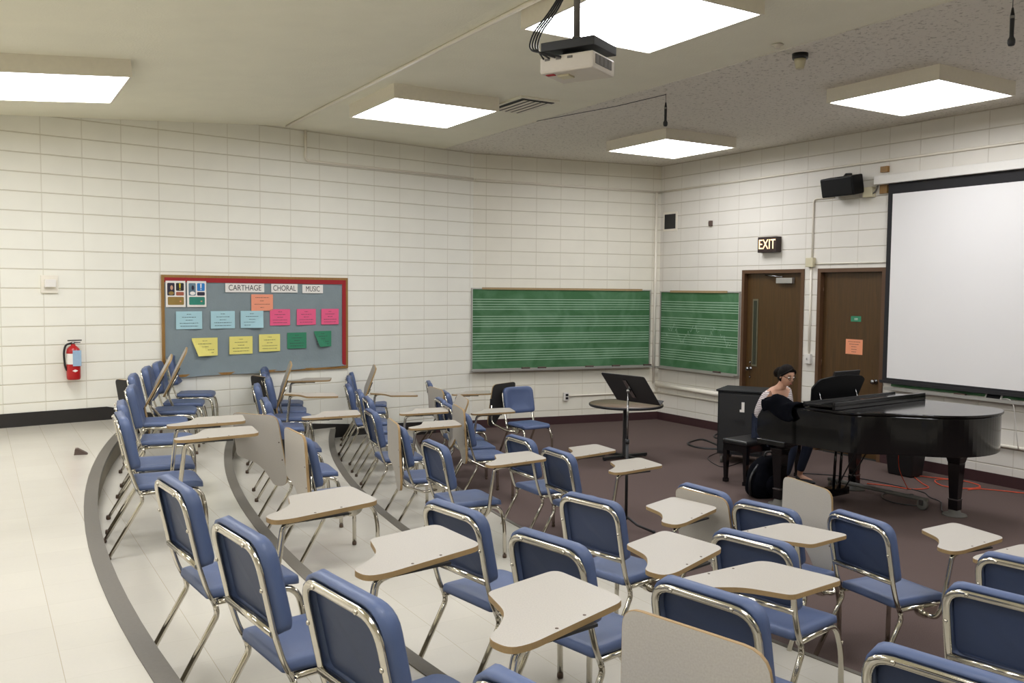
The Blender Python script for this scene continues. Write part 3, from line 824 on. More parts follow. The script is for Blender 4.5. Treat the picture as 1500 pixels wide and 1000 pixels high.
pipe('cable_raceway', 'B', [(3.08, 2.455, .012), (4.17, 2.455, .012)], .008, 'thin cream raceway above the right-hand door')
g = MB(); g.box((0, -.03, 0), (.12, .06, .12)); wmesh(g, 'junction_box', M['ivory'], 'B', 3.03, 2.475, 0, 'ivory junction box between the tops of the two doors', 'junction box', bevel=.004)
t = wthing('light_switch', 'white switch box on the block strip between the two doors', 'switch', 'B', 3.03, 1.20)
g = MB(); g.box((0, -.025, 0), (.10, .05, .13)); g.obj('switch_box', M['pw'], t, bevel=.004)
g = MB(); g.box((0, -.055, 0), (.012, .012, .025)); g.obj('switch_toggle', M['alum'], t)
t = wthing('power_outlet', 'grey power outlet low on the wall under the long chalkboard', 'outlet', 'A2', 1.655, .43)
g = MB(); g.box((0, -.022, 0), (.085, .044, .125)); g.obj('outlet_box', M['pw'], t, bevel=.004)
for zz in (-.025, .025): g = MB(); g.box((0.008, -.046, zz), (.045, .004, .036)); g.obj('socket', M['blk'], t)
t = wthing('thermostat', 'small white thermostat on the left wall above the extinguisher', 'thermostat', 'A1', 5.69, 2.09)
g = MB(); g.box((0, -.012, 0), (.17, .024, .19)); g.obj('backplate', M['paint'], t, bevel=.004)
g = MB(); g.box((.0, -.045, .01), (.11, .05, .085)); g.obj('thermostat_cover', M['white'], t, bevel=.006)
t = wthing('wall_vent', 'small square dark vent high near the far corner', 'vent', 'B', .24, 3.185)
g = MB(); g.b2(-.16, .16, -.012, 0, -.15, .15); g.obj('vent_frame', M['paint'], t)
g = MB(); g.b2(-.125, .125, -.02, -.012, -.115, .115); g.obj('vent_grille', M['blk'], t)
g = MB(); g.box((0, -.02, 0), (.05, .04, .08), 0); g.box((.0, -.045, .0), (.025, .02, .04), 0); wmesh(g, 'wall_hook', M['brown'], 'B', 1.15, 3.10, 0, 'tiny brown fixture on the wall above the corner chalkboard', 'fixture')
# exit sign
t = wthing('exit_sign', 'dark box sign with glowing EXIT letters above the left door', 'exit sign', 'B', 2.335, 2.735)
g = MB(); g.box((0, -.05, 0), (.34, .10, .215)); g.obj('sign_housing', M['exitbox'], t, bevel=.006)
text_mesh('lettering', 'EXIT', .19, M['exitglow'], t, (0, -.102, -.002), ext=.002, xs=.78)
# speaker
t = wthing('wall_speaker', 'black wall speaker above the right-hand door', 'speaker', 'B', 3.60, 3.41)
m4 = Matrix.Translation((0, -.17, 0)) @ Matrix.Rotation(radians(-3), 4, 'Z') @ Matrix.Rotation(radians(12), 4, 'X')
g = MB(); g.box((0, 0, 0), (.50, .20, .235), mx=m4); g.obj('speaker_cabinet', M['jet'], t, bevel=.015)
g = MB(); g.box((0, -.103, 0), (.47, .008, .20), mx=m4); g.obj('speaker_grille', M['jet'], t)
g = MB(); g.tube([(0, -.001, .16), (0, -.10, .15), (0, -.15, .10)], .016, 8); g.obj('speaker_bracket', M['blkmet'], t)
# projection screen
t = wthing('projection_screen', 'large white pull-down projection screen on the right wall', 'projection screen', 'B', 4.20, 0)
g = MB(); g.b2(-.17, 4.5, -.14, -.02, 3.385, 3.49); g.obj('screen_housing', M['pw'], t, bevel=.006)
g = MB(); g.b2(0, .06, -.085, -.080, 1.03, 3.40); g.b2(.06, 4.3, -.085, -.080, 3.26, 3.40); g.b2(.06, 4.3, -.085, -.080, 1.03, 1.06); g.obj('screen_border', M['sblack'], t)
g = MB(); g.b2(.06, 4.3, -.084, -.081, 1.06, 3.26); g.obj('screen_surface', M['screen'], t)
g = MB(); g.b2(-.03, 4.33, -.100, -.066, .995, 1.03); g.obj('screen_bottom_bar', M['sblack'], t)
g = MB(); g.b2(2.02, 2.14, -.105, -.10, 1.0, 1.028); g.obj('pull_tab', M['pw'], t)
for i, (zz, hh) in enumerate(((3.575, .07), (3.335, .10))):
    g = MB(); g.box((0, -.02, 0), (.10, .04, hh)); wmesh(g, 'wood_block', M['oak'], 'B', 4.095, zz, 0, 'small brown wood block mounted %s the left end of the screen housing' % ('above' if i == 0 else 'below'), 'wood block', 'screen mounting blocks')
t = wthing('cable_box', 'ivory cable box hanging between speaker and screen', 'junction box', 'B', 3.90, 3.315)
g = MB(); g.box((0, -.04, 0), (.13, .08, .12)); g.obj('box_body', M['ivory'], t, bevel=.004)
g = MB(); g.tube(fillet([(.06, -.05, -.02), (.11, -.06, .0), (.16, -.07, .12)], .03, 4), .010, 8); g.obj('cable', M['grey'], t)

# chalkboards
def staffboard(w, s0, s1, z0, z1, label, sets, tanr):
    W = s1 - s0; sc = (s0 + s1) / 2
    t = wthing('chalkboard', label, 'chalkboard', w, sc, 0)
    g = MB(); g.b2(-W / 2, W / 2, -.02, 0, z0, z1); pn = g.obj('writing_surface', M['green'], t)
    f = MB(); e = .018
    f.b2(-W / 2 - e, -W / 2, -.03, 0, z0 - e, z1 + e); f.b2(W / 2, W / 2 + e, -.03, 0, z0 - e, z1 + e); f.b2(-W / 2, W / 2, -.03, 0, z0 - e, z0)
    f.b2(-W / 2, W / 2, -.03, 0, z1, z1 + e); f.obj('board_frame', M['alum'], t)
    g = MB(); g.b2(tanr[0], tanr[1], -.038, -.03, z1 - .004, z1 + .028); g.obj('map_rail', M['tan'], t)
    g = MB(); g.b2(-W / 2 - .02, W / 2 + .02, -.11, 0, z0 - .034, z0 - .018); g.b2(-W / 2 - .02, W / 2 + .02, -.114, -.106, z0 - .034, z0 - .006); g.obj('chalk_tray', M['alum'], t)
    H = z1 - z0
    for k in range(sets):
        g = MB(); top = z1 - H * (.125 + k * .215)
        for i in range(5): z = top - i * H * .0315; g.b2(-W / 2 + .004, W / 2 - .004, -.0206, -.02, z - .0034, z + .0034)
        g.obj('staff_lines', M['line'], pn)
    return t, sc
tA, scA = staffboard('A2', .19, 3.20, .895, 2.085, 'long green music-staff chalkboard left of the far corner', 4, (-1.36, 1.36))
tB, scB = staffboard('B', .075, 1.765, .885, 2.065, 'shorter green music-staff chalkboard between the corner and the doors', 4, (-.62, .62))
# chalk scribbles on the short board
g = MB(); r = random.Random(4)
for i in range(26):
    x0 = -.72 + i * .055; z = 1.42 + .10 * sin(i * .7)
    g.tube([(x0, -.0208, z), (x0 + .02, -.0208, z + r.uniform(-.08, .08)), (x0 + .045, -.0208, z + r.uniform(-.05, .05))], .0022, 4)
g.obj('chalk_marks', M['line'], tB)
t = wthing('chalkboard', 'green chalkboard mostly hidden behind the projection screen', 'chalkboard', 'B', 6.3, 0)
g = MB(); g.b2(-2.02, 2.6, -.024, -.005, .955, 2.1); g.obj('writing_surface', M['green'], t)
g = MB(); g.b2(-2.05, 2.6, -.12, -.005, .918, .935); g.b2(-2.05, 2.6, -.125, -.118, .918, .955); g.obj('chalk_tray', M['alum'], t)
def eraser(w, s, z, off, label):
    t = thing('eraser', label, 'eraser', group='erasers on the chalk trays', mx=wmat(w, s, z, off))
    g = MB(); g.box((0, 0, .021), (.13, .045, .018)); g.obj('eraser_back', M['brown'], t, bevel=.003)
    g = MB(); g.box((0, 0, .006), (.125, .043, .012)); g.obj('felt_pad', M['blk'], t)
ztA = .895 - .018 + .0005; ztB = .885 - .018 + .0005
for s, lb in ((2.35, 'leftmost dark eraser on the tray of the long chalkboard'), (2.08, 'second dark eraser from the left on the long chalkboard tray'),
              (1.27, 'dark eraser right of centre on the long chalkboard tray'), (.80, 'dark eraser on the long chalkboard tray above the music stand'), (.23, 'small dark eraser at the corner end of the long chalkboard tray')):
    eraser('A2', s, ztA, .055, lb)
eraser('B', 1.38, ztB, .055, 'dark eraser on the tray of the short corner chalkboard')
eraser('B', 5.18, .9355, .06, 'dark eraser on the tray below the projection screen')
t = thing('tablet_computer', 'small dark tablet with white rim leaning on the tray under the screen', 'tablet computer', mx=wmat('B', 5.55, .937, .06))
g = MB(); m5 = Matrix.Rotation(radians(-32), 4, 'X'); g.box((0, 0, .05), (.19, .010, .10), mx=m5); g.obj('device_body', M['pw'], t, bevel=.003)
g = MB(); g.box((0, -.006, .05), (.15, .002, .092), mx=m5); g.obj('device_screen', M['blk'], t)
b = MB(); b.tube(fillet([(.0, -.07, .955), (.10, -.09, .97), (.17, -.13, .90), (.19, -.10, .60), (.19, -.05, .44)], .08, 6), .004, 6)
o = b.obj('charging_cable', M['pw']); o.matrix_world = wmat('B', 5.65, 0, 0); tag(o, 'thin white cable drooping from the tray under the screen', 'cable')

# ------------------------------------------------------------------ bulletin board
BS0, BS1, BZ0, BZ1 = 2.10, 4.52, 1.015, 2.215
BCX = (BS0 + BS1) / 2; BW_ = BS1 - BS0
t = wthing('bulletin_board', 'oak-framed bulletin board covered in grey-blue cloth with a red border', 'bulletin board', 'A1', BCX, 0)
f = MB(); e = .03; hw = BW_ / 2
f.b2(-hw, -hw + e, -.03, 0, BZ0, BZ1); f.b2(hw - e, hw, -.03, 0, BZ0, BZ1); f.b2(-hw + e, hw - e, -.03, 0, BZ0, BZ0 + e); f.b2(-hw + e, hw - e, -.03, 0, BZ1 - e, BZ1)
f.obj('board_frame', M['oak'], t)
g = MB(); nx_, nz_ = 60, 30; vs = []
for j in range(nz_ + 1):
    for i in range(nx_ + 1):
        x = -hw + e * .5 + (BW_ - e) * i / nx_; v = j / nz_
        z0 = BZ0 + .004 + .022 * sin(i / nx_ * 5.5) * (i / nx_ < .62) - (.022 if i / nx_ < .5 else 0) + .05 * max(0, i / nx_ - .4)
        z = z0 + (BZ1 - .03 - z0) * v
        fold = .006 * sin(11 * x + 6 * v) * (1 - v) + .004 * sin(23 * x - 9 * v) * (1 - v * .6)
        vs.append((x, -.018 - (.016 if v < .08 else 0) * (1 - v / .08) + min(0.004, fold), z))
fs = [(j * (nx_ + 1) + i, j * (nx_ + 1) + i + 1, (j + 1) * (nx_ + 1) + i + 1, (j + 1) * (nx_ + 1) + i) for j in range(nz_) for i in range(nx_)]
g.add(vs, fs, 0, True); g.obj('cloth_cover', M['cloth'], t)
g = MB(); g.b2(-hw + e, hw - e, -.0285, -.024, BZ1 - e - .055, BZ1 - e); g.b2(hw - e - .055, hw - e, -.0285, -.024, BZ0 + e, BZ1 - e - .055); g.obj('border_strip', M['red'], t)
# pinned sheets; positions are fractions of the board (left->right, top->bottom)
def bpos(u, v): return BS1 - BW_ * u, BZ1 - (BZ1 - BZ0) * v
def sheet(name, u0, u1, v0, v1, m, label, group, seed=1, rows=(.2, .6, .3, .8, .75), curl=None, cat='paper sheet'):
    s, z = bpos((u0 + u1) / 2, (v0 + v1) / 2); w = (u1 - u0) * BW_; h = (v1 - v0) * (BZ1 - BZ0)
    b = MB(); n = 8; vs = []
    for j in range(n + 1):
        for i in range(n + 1):
            x = -w / 2 + w * i / n; zz = -h / 2 + h * j / n; y = -.001
            if curl == 'bl': k = max(0, (1 - i / n) + (1 - j / n) - 1.1); y -= .05 * k; x += .07 * k; zz += .0 * k
            if curl == 'br': k = max(0, (i / n) + (1 - j / n) - 1.3); y -= .05 * k; x -= .02 * k
            vs.append((x, y, zz))
    vs += [(x, y + .0008, z_) for x, y, z_ in vs]; N = (n + 1) ** 2
    fs = [(j * (n + 1) + i, j * (n + 1) + i + 1, (j + 1) * (n + 1) + i + 1, (j + 1) * (n + 1) + i) for j in range(n) for i in range(n)]
    b.add(vs, fs + [tuple(k + N for k in reversed(f_)) for f_ in fs])
    o = wmesh(b, name, m, 'A1', s, z, .0315, label, cat, group)
    if rows: fine_print(o, w * .9, h, rows, seed, y=-.0022, th=.006)
    return o, w, h
GP = 'coloured paper sheets pinned on the bulletin board'
sheet('paper_sheet', .445, .562, .185, .355, M['psal'], 'salmon paper sheet below the title signs of the bulletin board', GP, 1, (.7, .2, .8, .2, ))
for i, (a, b_) in enumerate(((.065, .192), (.235, .358), (.388, .509))):
    sheet('paper_sheet', a, b_, .355, .53, M['pblue'], '%s of three pale blue sheets on the bulletin board' % ('leftmost', 'middle', 'rightmost')[i], GP, 10 + i, curl='br' if i == 2 else None)
for i, (a, b_, dv) in enumerate(((.545, .657, 0), (.695, .805, 0), (.838, .942, .0))):
    sheet('paper_sheet', a, b_, .34, .51, M['ppink'], '%s of three pink sheets on the bulletin board' % ('leftmost', 'middle', 'rightmost')[i], GP, 20 + i)
for i, (a, b_, v) in enumerate(((.14, .268, .62), (.328, .450, .615), (.485, .600, .60))):
    sheet('paper_sheet', a, b_, v, v + .18, M['pyel'], '%s of three yellow sheets on the bulletin board' % ('leftmost, curling', 'middle', 'rightmost')[i], GP, 30 + i, curl='bl' if i == 0 else None)
for i, (a, b_, v) in enumerate(((.640, .750, .59), (.795, .897, .58))):
    sheet('paper_sheet', a, b_, v, v + .17, M['pgrn'], ('flat green sheet at lower right of the bulletin board', 'curling green sheet at lower right of the bulletin board')[i], GP, 40 + i, curl='bl' if i == 1 else None)
for wd, u0, u1, dv in (('CARTHAGE', .310, .515, 0), ('CHORAL', .553, .700, .0), ('MUSIC', .728, .848, .005)):
    o, w, h = sheet('title_sign', u0, u1, .075 + dv, .165 + dv, M['white'], 'white title strip reading %s on the bulletin board' % wd, 'white title strips of the bulletin board', 0, None, cat='paper sign')
    text_mesh('lettering', wd, .098, M['ink'], o, (0, -.0018, -.002), xs=w / (len(wd) * (.082 if wd == 'MUSIC' else .0755)))
def poster(u0, cols, label, bang, acc):
    s, z = bpos(u0 + .047, .185); w, h = .094 * BW_, .255 * (BZ1 - BZ0)
    t = thing('poster', label, 'poster', group='small posters in the corner of the bulletin board', mx=wmat('A1', s, z, .0305))
    g = MB(); g.b2(-w / 2, w / 2, -.0012, 0, -h / 2, h / 2); g.obj('poster_sheet', M['white'], t)
    def cell(x0, x1, z0, z1, m, nm='colour_panel'):
        b = MB(); pl = rpoly([(w * x0, h * z0), (w * x1, h * z0), (w * x1, h * z1), (w * x0, h * z1)], .012, 3)
        b.prism(pl, 0.0012, .0018, mx=Matrix.Rotation(pi / 2, 4, 'X')); b.obj(nm, m, t)
    cell(-.42, -.05, -.06, .42, cols[0], 'photo_panel'); cell(.02, .42, .12, .42, cols[1]); cell(.02, .42, -.06, .08, cols[2]); cell(-.40, .42, -.42, -.11, cols[3])
    b = MB(); b.prism([(w * .195, h * .22), (w * .245, h * .22), (w * .26, h * .40), (w * .18, h * .40)], .0018, .0024, mx=Matrix.Rotation(pi / 2, 4, 'X'))
    b.box((w * .22, -.0021, h * .175), (w * .055, .0006, h * .035)); b.obj('exclamation_mark', bang, t)
    b = MB(); b.box((w * .24, -.0021, -h * .28), (w * .08, .0006, h * .04)); b.obj('small_emblem', acc, t)
    # portrait blocks inside the photo panel
    b = MB(); b.ball((-w * .20, -.0022, h * .24), (w * .07, .0006, h * .09), 12, 8); b.obj('portrait_shape', M['skin'] if cols[0] == M['p1'] else M['p1'], t)
    b = MB(); b.ball((-w * .22, -.0020, h * .03), (w * .14, .0004, h * .07), 12, 8); b.obj('portrait_shape', M['p4'] if cols[0] == M['p1'] else M['white'], t)
poster(.018, (M['p1'], M['p2'], M['p3'], M['p4']), 'left small poster with a yellow exclamation mark on the bulletin board', M['yel'], M['psal'])
poster(.120, (M['p5'], M['p6'], M['p1'], M['p7']), 'right small poster with a white exclamation mark on the bulletin board', M['white'], M['psal'])

# ------------------------------------------------------------------ fire extinguisher
t = wthing('fire_extinguisher', 'red fire extinguisher hanging on the left wall', 'fire extinguisher', 'A1', 5.485, 1.06, .085)
g = MB(); g.lathe([(.060, 0), (.068, .01), (.070, .03), (.070, .30), (.062, .335), (.035, .362), (.022, .372), (.022, .385)], 24); g.obj('cylinder_body', M['fire'], t)
g = MB(); g.lathe([(.0705, .17), (.0705, .285)], 24, caps=False); g.obj('silver_band', M['white'], t)
g = MB(); g.lathe([(.018, .385), (.018, .41)], 12); g.box((.015, 0, .425), (.14, .022, .014)); g.box((.02, 0, .402), (.10, .018, .010)); g.obj('valve_handle', M['steel'], t)
g = MB(); g.tube(fillet([(-.02, 0, .395), (-.075, 0, .38), (-.095, 0, .30), (-.085, 0, .15), (-.066, 0, .10)], .04, 5), .011, 8); g.obj('hose', M['blk'], t)
g = MB(); g.box((.02, -.074, .235), (.085, .003, .17)); g.box((.02, -.0765, .30), (.085, .002, .006), 0); g.obj('inspection_tag', M['tag_blue'], t)
g = MB(); g.prism([(-.03, .10), (0, .085), (.03, .10), (0, .115)], .0705, .0725, mx=Matrix.Rotation(pi / 2, 4, 'X')); g.obj('hazard_diamond', M['white'], t)
g = MB(); g.b2(-.02, .02, .06, .083, .25, .36); g.obj('wall_bracket', M['steel'], t)
g = MB()
P0 = (-3.98, 7.72)
g.prism([(-.05, 0), (.06, 0), (.05, .012), (-.02, .055), (-.04, .055)], -.035, .035, mx=Matrix.Rotation(pi / 2, 4, 'X'))
o = g.obj('door_stop', M['brown'], loc=(-3.83, 7.76, LV[1]), rz=.4); tag(o, 'small brown rubber wedge lying alone on the tile floor', 'door stop')

# ------------------------------------------------------------------ ceiling fittings
def cpos(u, d): p = UL * u + NL * d; return p
# vent
t = thing('ceiling_vent', 'rectangular ceiling air vent beside the second light box', 'vent', mx=Matrix.Translation((.085, 9.70, CEIL)) @ Matrix.Rotation(atan2(UL.y, UL.x), 4, 'Z'))
g = MB(); g.b2(-.37, .37, -.24, .24, -.02, -.001); g.b2(-.33, .33, -.20, .20, -.026, -.02, 1); g.obj('vent_frame', [M['ceil'], M['blk']], t)
for i in range(5): g = MB(); g.box((0, -.15 + i * .075, -.034), (.62, .045, .004), mx=None); g.obj('vent_slat', M['lampframe'], t)
# projector
t = thing('projector', 'white ceiling projector hanging on a pole under a dark plate', 'projector', mx=Matrix.Translation((.345, 5.0, 0)) @ Matrix.Rotation(radians(-32), 4, 'Z'))
g = MB(); g.tube([(0, 0, CEIL - .001), (0, 0, 3.43)], .019, 14); g.lathe([(.026, 0), (.026, .05)], 14, c=(0, 0, 3.43)); g.lathe([(.08, 0), (.08, .012)], 20, c=(0, 0, CEIL - .014)); g.obj('mounting_pole', M['grey'], t)
g = MB(); g.b2(-.15, .18, -.14, .14, 3.385, 3.435); g.obj('mounting_plate', M['blkmet'], t, bevel=.004)
g = MB(); g.b2(-.15, .18, -.15, .12, 3.262, 3.355); body = g.obj('projector_body', M['projw'], t, bevel=.012)
for i in range(4): g = MB(); g.box((.182, -.10 + .05 * i, 3.315), (.004, .044, .05)); g.obj('vent_grille', M['grey'], body)
for i in range(3): g = MB(); g.box((-.10 + .07 * i, -.152, 3.335), (.03, .004, .012)); g.obj('connector_port', M['grey'], body)
g = MB(); g.box((.0, -.02, 3.370), (.10, .10, .028)); g.obj('mount_bracket', M['blkmet'], t)
g = MB(); g.b2(-.07, .0, -.09, -.02, 3.252, 3.263); g.obj('lens_cover', M['ivory'], body)
g = MB(); g.box((-.10, -.11, 3.260), (.05, .03, .004)); g.obj('red_label', M['red'], body)
for i in range(4):
    g = MB(); dx = .009 * i
    g.tube(fillet([(-.03 - dx, -.02, 3.95), (-.04 - dx, -.03, 3.75), (-.10 - dx * 2, -.05, 3.62), (-.19 - dx * 2, -.07, 3.52), (-.20 - dx * 2, -.10, 3.42), (-.12 + dx * 4, -.158, 3.34)], .08, 6), .005, 6); g.obj('cable', M['blkmet'], t)
# hanging microphones
def mic(x, y, zt, zb, label):
    t = thing('hanging_microphone', label, 'microphone', (x, y, 0), group='microphones hanging from the ceiling')
    g = MB(); g.tube([(0, 0, zt), (0, 0, zb + .24)], .0025, 6); g.obj('microphone_cable', M['blk'], t)
    g = MB(); g.lathe([(.006, .24), (.014, .19), (.014, .175), (.013, .06), (.019, .045)], 14, c=(0, 0, zb)); g.obj('microphone_body', M['blk'], t)
    g = MB(); g.lathe([(.004, 0), (.018, .004), (.023, .02), (.023, .04), (.019, .05)], 14, c=(0, 0, zb - .002)); g.obj('microphone_grille', M['blkmet'], t)
    g = MB(); g.lathe([(.0148, .172), (.0148, .19)], 14, c=(0, 0, zb), caps=False); g.obj('silver_ring', M['steel'], t)
mic(1.545, 9.10, CEIL - .007, CEIL - .335, 'black microphone hanging near the centre, left of the far light box')
mic(3.19, 5.76, CEIL - .007, 3.665, 'black microphone hanging at the top right corner')
g = MB(); g.tube([(.27, 10.62, CEIL - .006), (.62, 10.12, CEIL - .03), (1.1, 9.62, CEIL - .03), (1.545, 9.12, CEIL - .012)], .0035, 6)
tag(g.obj('microphone_wire', M['blk']), 'thin black wire sagging along the ceiling to the centre microphone', 'wire')
t = thing('smoke_detector', 'beige ceiling sensor with a dark base, right of centre', 'smoke detector', (2.41, 7.56, CEIL - .006))
g = MB(); g.lathe([(.062, -.045), (.066, -.03), (.066, 0)], 24); g.obj('detector_base', M['blk'], t)
g = MB(); g.lathe([(.032, -.125), (.036, -.11), (.046, -.07), (.05, -.0455)], 20); g.obj('detector_head', M['ivory'], t)
g = MB(); g.lathe([(.02, -.03), (.03, -.012), (.05, 0)], 16); o = g.obj('ceiling_sprinkler', M['lampframe'], loc=(2.14, 7.30, CEIL - .0065)); tag(o, 'small pale ceiling sprinkler left of the ceiling sensor', 'sprinkler')

# ------------------------------------------------------------------ piano (local frame: x = t along the axis, y = v towards the bass side)
PO = Vector((2.47, 8.50, 0)); PT = Vector((.588, -.809, 0)); PV = Vector((.809, .588, 0))
PM = Matrix(((PT.x, PV.x, 0, PO.x), (PT.y, PV.y, 0, PO.y), (0, 0, 1, 0), (0, 0, 0, 1)))
piano = thing('grand_piano', 'glossy black grand piano with folded-back front lid and raised music desk', 'piano', mx=PM)
def smooth_poly(pts, it=2, closed=True):
    for _ in range(it):
        q = []
        for i in range(len(pts)):
            a, b = pts[i], pts[(i + 1) % len(pts)]
            q += [(a[0] * .75 + b[0] * .25, a[1] * .75 + b[1] * .25), (a[0] * .25 + b[0] * .75, a[1] * .25 + b[1] * .75)]
        pts = q
    return pts
bent = [(.30, 0), (.80, 0.0), (.93, .04), (1.03, .14), (1.14, .27), (1.30, .40), (1.47, .53), (1.60, .72), (1.655, .95), (1.64, 1.18), (1.56, 1.38), (1.42, 1.48), (1.25, 1.50), (.30, 1.50)]
sm = [bent[0], bent[1]]
core = bent[1:13]
def cr(p0, p1, p2, p3, t):
    return tuple(.5 * ((2 * b) + (-a + c) * t + (2 * a - 5 * b + 4 * c - d) * t * t + (-a + 3 * b - 3 * c + d) * t ** 3) for a, b, c, d in zip(p0, p1, p2, p3))
cv = []
for i in range(len(core) - 1):
    p0 = core[max(0, i - 1)]; p3 = core[min(len(core) - 1, i + 2)]
    for k in range(5): cv.append(cr(p0, core[i], core[i + 1], p3, k / 5))
body_poly = [(.30, 0)] + cv + [core[-1], (.30, 1.50)]
def offs(poly, k, cx=.85, cy=.8): return [(cx + (x - cx) * (1 + k), cy + (y - cy) * (1 + k)) for x, y in poly]
g = MB(); g.prism(body_poly, .645, .985)
g.obj('piano_rim', M['piano'], piano, bevel=.006)
cheek = [(-.10, .70), (-.08, .665), (-.04, .645), (.36, .645), (.36, .985), (.10, .985), (-.04, .955), (-.10, .86)]
for v0, v1 in ((0, .075), (1.425, 1.5)):
    g = MB(); g.prism(cheek, -v1, -v0, mx=Matrix.Rotation(pi / 2, 4, 'X')); g.obj('cheek_arm', M['piano'], piano, bevel=.006)
g = MB(); g.b2(-.07, .30, .075, 1.425, .645, .70); g.b2(-.09, -.065, .075, 1.425, .66, .725); g.obj('key_bed', M['piano'], piano)
g = MB(); g.b2(-.06, .10, .14, 1.36, .701, .722); kb = g.obj('keyboard', M['keys'], piano)
for i in range(36):
    if i % 7 in (2, 6): continue
    g = MB(); v = .155 + (i + 1) * .0335; g.b2(-.01, .10, v - .006, v + .006, .722, .733)
    g.obj('black_key', M['blk'], kb)
g = MB(); g.prism([(.10, .701), (.30, .701), (.30, .93), (.14, .93), (.11, .90)], -1.42, -.08, mx=Matrix.Rotation(pi / 2, 4, 'X')); g.obj('fallboard', M['piano'], piano)
lid = [(x, y) for x, y in body_poly]
lid = [(.44, -.012)] + [p for p in offs(lid, .022) if p[0] > .46] + [(.44, 1.52)]
g = MB(); g.prism(lid, .992, 1.016); g.obj('main_lid', M['piano'], piano, bevel=.006)
g = MB(); m6 = Matrix.Translation((.44, 0, 1.02)) @ Matrix.Rotation(radians(-3), 4, 'Y'); g.b2(0, .33, -.015, 1.51, .004, .026, mx=m6); g.b2(-.01, .01, -.015, 1.51, .0, .045, mx=m6); g.b2(.30, .33, -.015, 1.51, -.02, .05, mx=m6); g.obj('front_lid_flap', M['piano'], piano, bevel=.004)
desk = rpoly([(-.37, 0), (.37, 0), (.43, .22), (.36, .26), (.0, .285), (-.33, .25), (-.42, .17)], [.01, .01, .02, .05, .2, .05, .02], 4)
m7 = Matrix.Translation((.30, .66, 1.0)) @ Matrix.Rotation(pi / 2, 4, 'Z') @ Matrix.Rotation(radians(90 + 14), 4, 'X')
g = MB(); g.prism(desk, -.008, .008, mx=m7); g.b2(-.36, .36, .0, .014, -.04, -.008, mx=m7); dk = g.obj('music_desk', M['jet'], piano)
g = MB(); g.b2(-.08, .34, .015, .31, -.030, -.010, mx=m7); sb_ = g.obj('music_book', M['sblack']); sb_.matrix_world = PM; tag(sb_, 'dark music book standing on the piano desk', 'book')
for sx in (-.3, .3):
    g = MB(); g.tube([tuple(m7 @ Vector((sx, .12, .01))), tuple(m7 @ Vector((sx, -.01, .10)))], .006, 6); g.obj('desk_prop', M['steel'], dk)
g = MB(); g.b2(.20, .46, .02, 1.48, .94, .986); g.obj('pin_block_cover', M['blk'], piano)
def piano_leg(t_, v_, caster):
    g = MB()
    for (z0, a0), (z1, a1) in zip([(.16, .040), (.50, .056), (.56, .070)], [(.50, .056), (.56, .070), (.60, .12)]):
        vs = [(t_ + sx * a, v_ + sy * a, z) for z, a in ((z0, a0), (z1, a1)) for sx, sy in ((-1, -1), (1, -1), (1, 1), (-1, 1))]
        g.add(vs, [(0, 1, 5, 4), (1, 2, 6, 5), (2, 3, 7, 6), (3, 0, 4, 7), (4, 5, 6, 7), (3, 2, 1, 0)])
    g.b2(t_ - .16, t_ + .16, v_ - .16, v_ + .16, .60, .645)
    g.b2(t_ - .044, t_ + .044, v_ - .044, v_ + .044, .055, .16)
    lg = g.obj('leg', M['piano'], piano, bevel=.004)
    c = MB(); c.b2(t_ - .046, t_ + .046, v_ - .046, v_ + .046, .150, .162); c.obj('metal_ferrule', M['steel'], lg)
    c = MB(); c.lathe([(.11, 0), (.105, .012), (.06, .022), (.045, .055)], 24, c=(t_, v_, .001)); c.obj('caster_cup', M['wheel'], lg)
piano_leg(.07, .15, 0); piano_leg(.09, 1.38, 0); piano_leg(1.27, 1.18, 0)
g = MB(); lv = .75
for k in (-.05, .05): g.tube([(.32, lv + k, .645), (.30, lv + k, .13)], .014, 8)
g.b2(.24, .36, lv - .13, lv + .13, .07, .14); ly = g.obj('pedal_lyre', M['piano'], piano)
g = MB()
for k in (-.12, .12): g.tube([(.34, lv + k * .6, .12), (.62, lv + k, .645)], .007, 6)
g.obj('lyre_brace', M['blkmet'], ly)
for k in (-.07, 0, .07): g = MB(); g.box((.19, lv + k, .085), (.11, .024, .010)); g.obj('pedal', M['steel'], ly)

# coat draped over the near cheek
g = MB(); nu, nv_ = 22, 16; vs = []
for j in range(nv_ + 1):
    for i in range(nu + 1):
        u = i / nu; v = j / nv_
        t_ = .0 + .34 * u
        prof = [(.20, .97), (.15, 1.0), (.08, 1.03), (.0, 1.025), (-.025, 1.0), (-.035, .97), (-.04, .93), (-.04, .90)]
        q = v * (len(prof) - 1); k = min(int(q), len(prof) - 2); f_ = q - k
        vv = prof[k][0] * (1 - f_) + prof[k + 1][0] * f_; zz = prof[k][1] * (1 - f_) + prof[k + 1][1] * f_
        hump = .075 * max(0, 1 - abs(u - .30) / .40) * max(0, 1 - abs(v - .4) / .4)
        zz = zz + hump + .008 * sin(14 * u + 5 * v); vv = vv - .012 * sin(16 * u + 3) * (v > .5) - .01
        if v > .6: zz += .04 * sin(5 * u + 1)
        vs.append((t_ + .02 * sin(7 * v), vv, zz))
fs = [(j * (nu + 1) + i, j * (nu + 1) + i + 1, (j + 1) * (nu + 1) + i + 1, (j + 1) * (nu + 1) + i) for j in range(nv_) for i in range(nu)]
g.add(vs, fs, 0, True)
o = g.obj('draped_coat', M['fabric']); o.matrix_world = PM; sd = o.modifiers.new('thick', 'SOLIDIFY'); sd.thickness = .018; sd.offset = 0
tag(o, 'dark coat draped over the near end of the grand piano', 'coat')

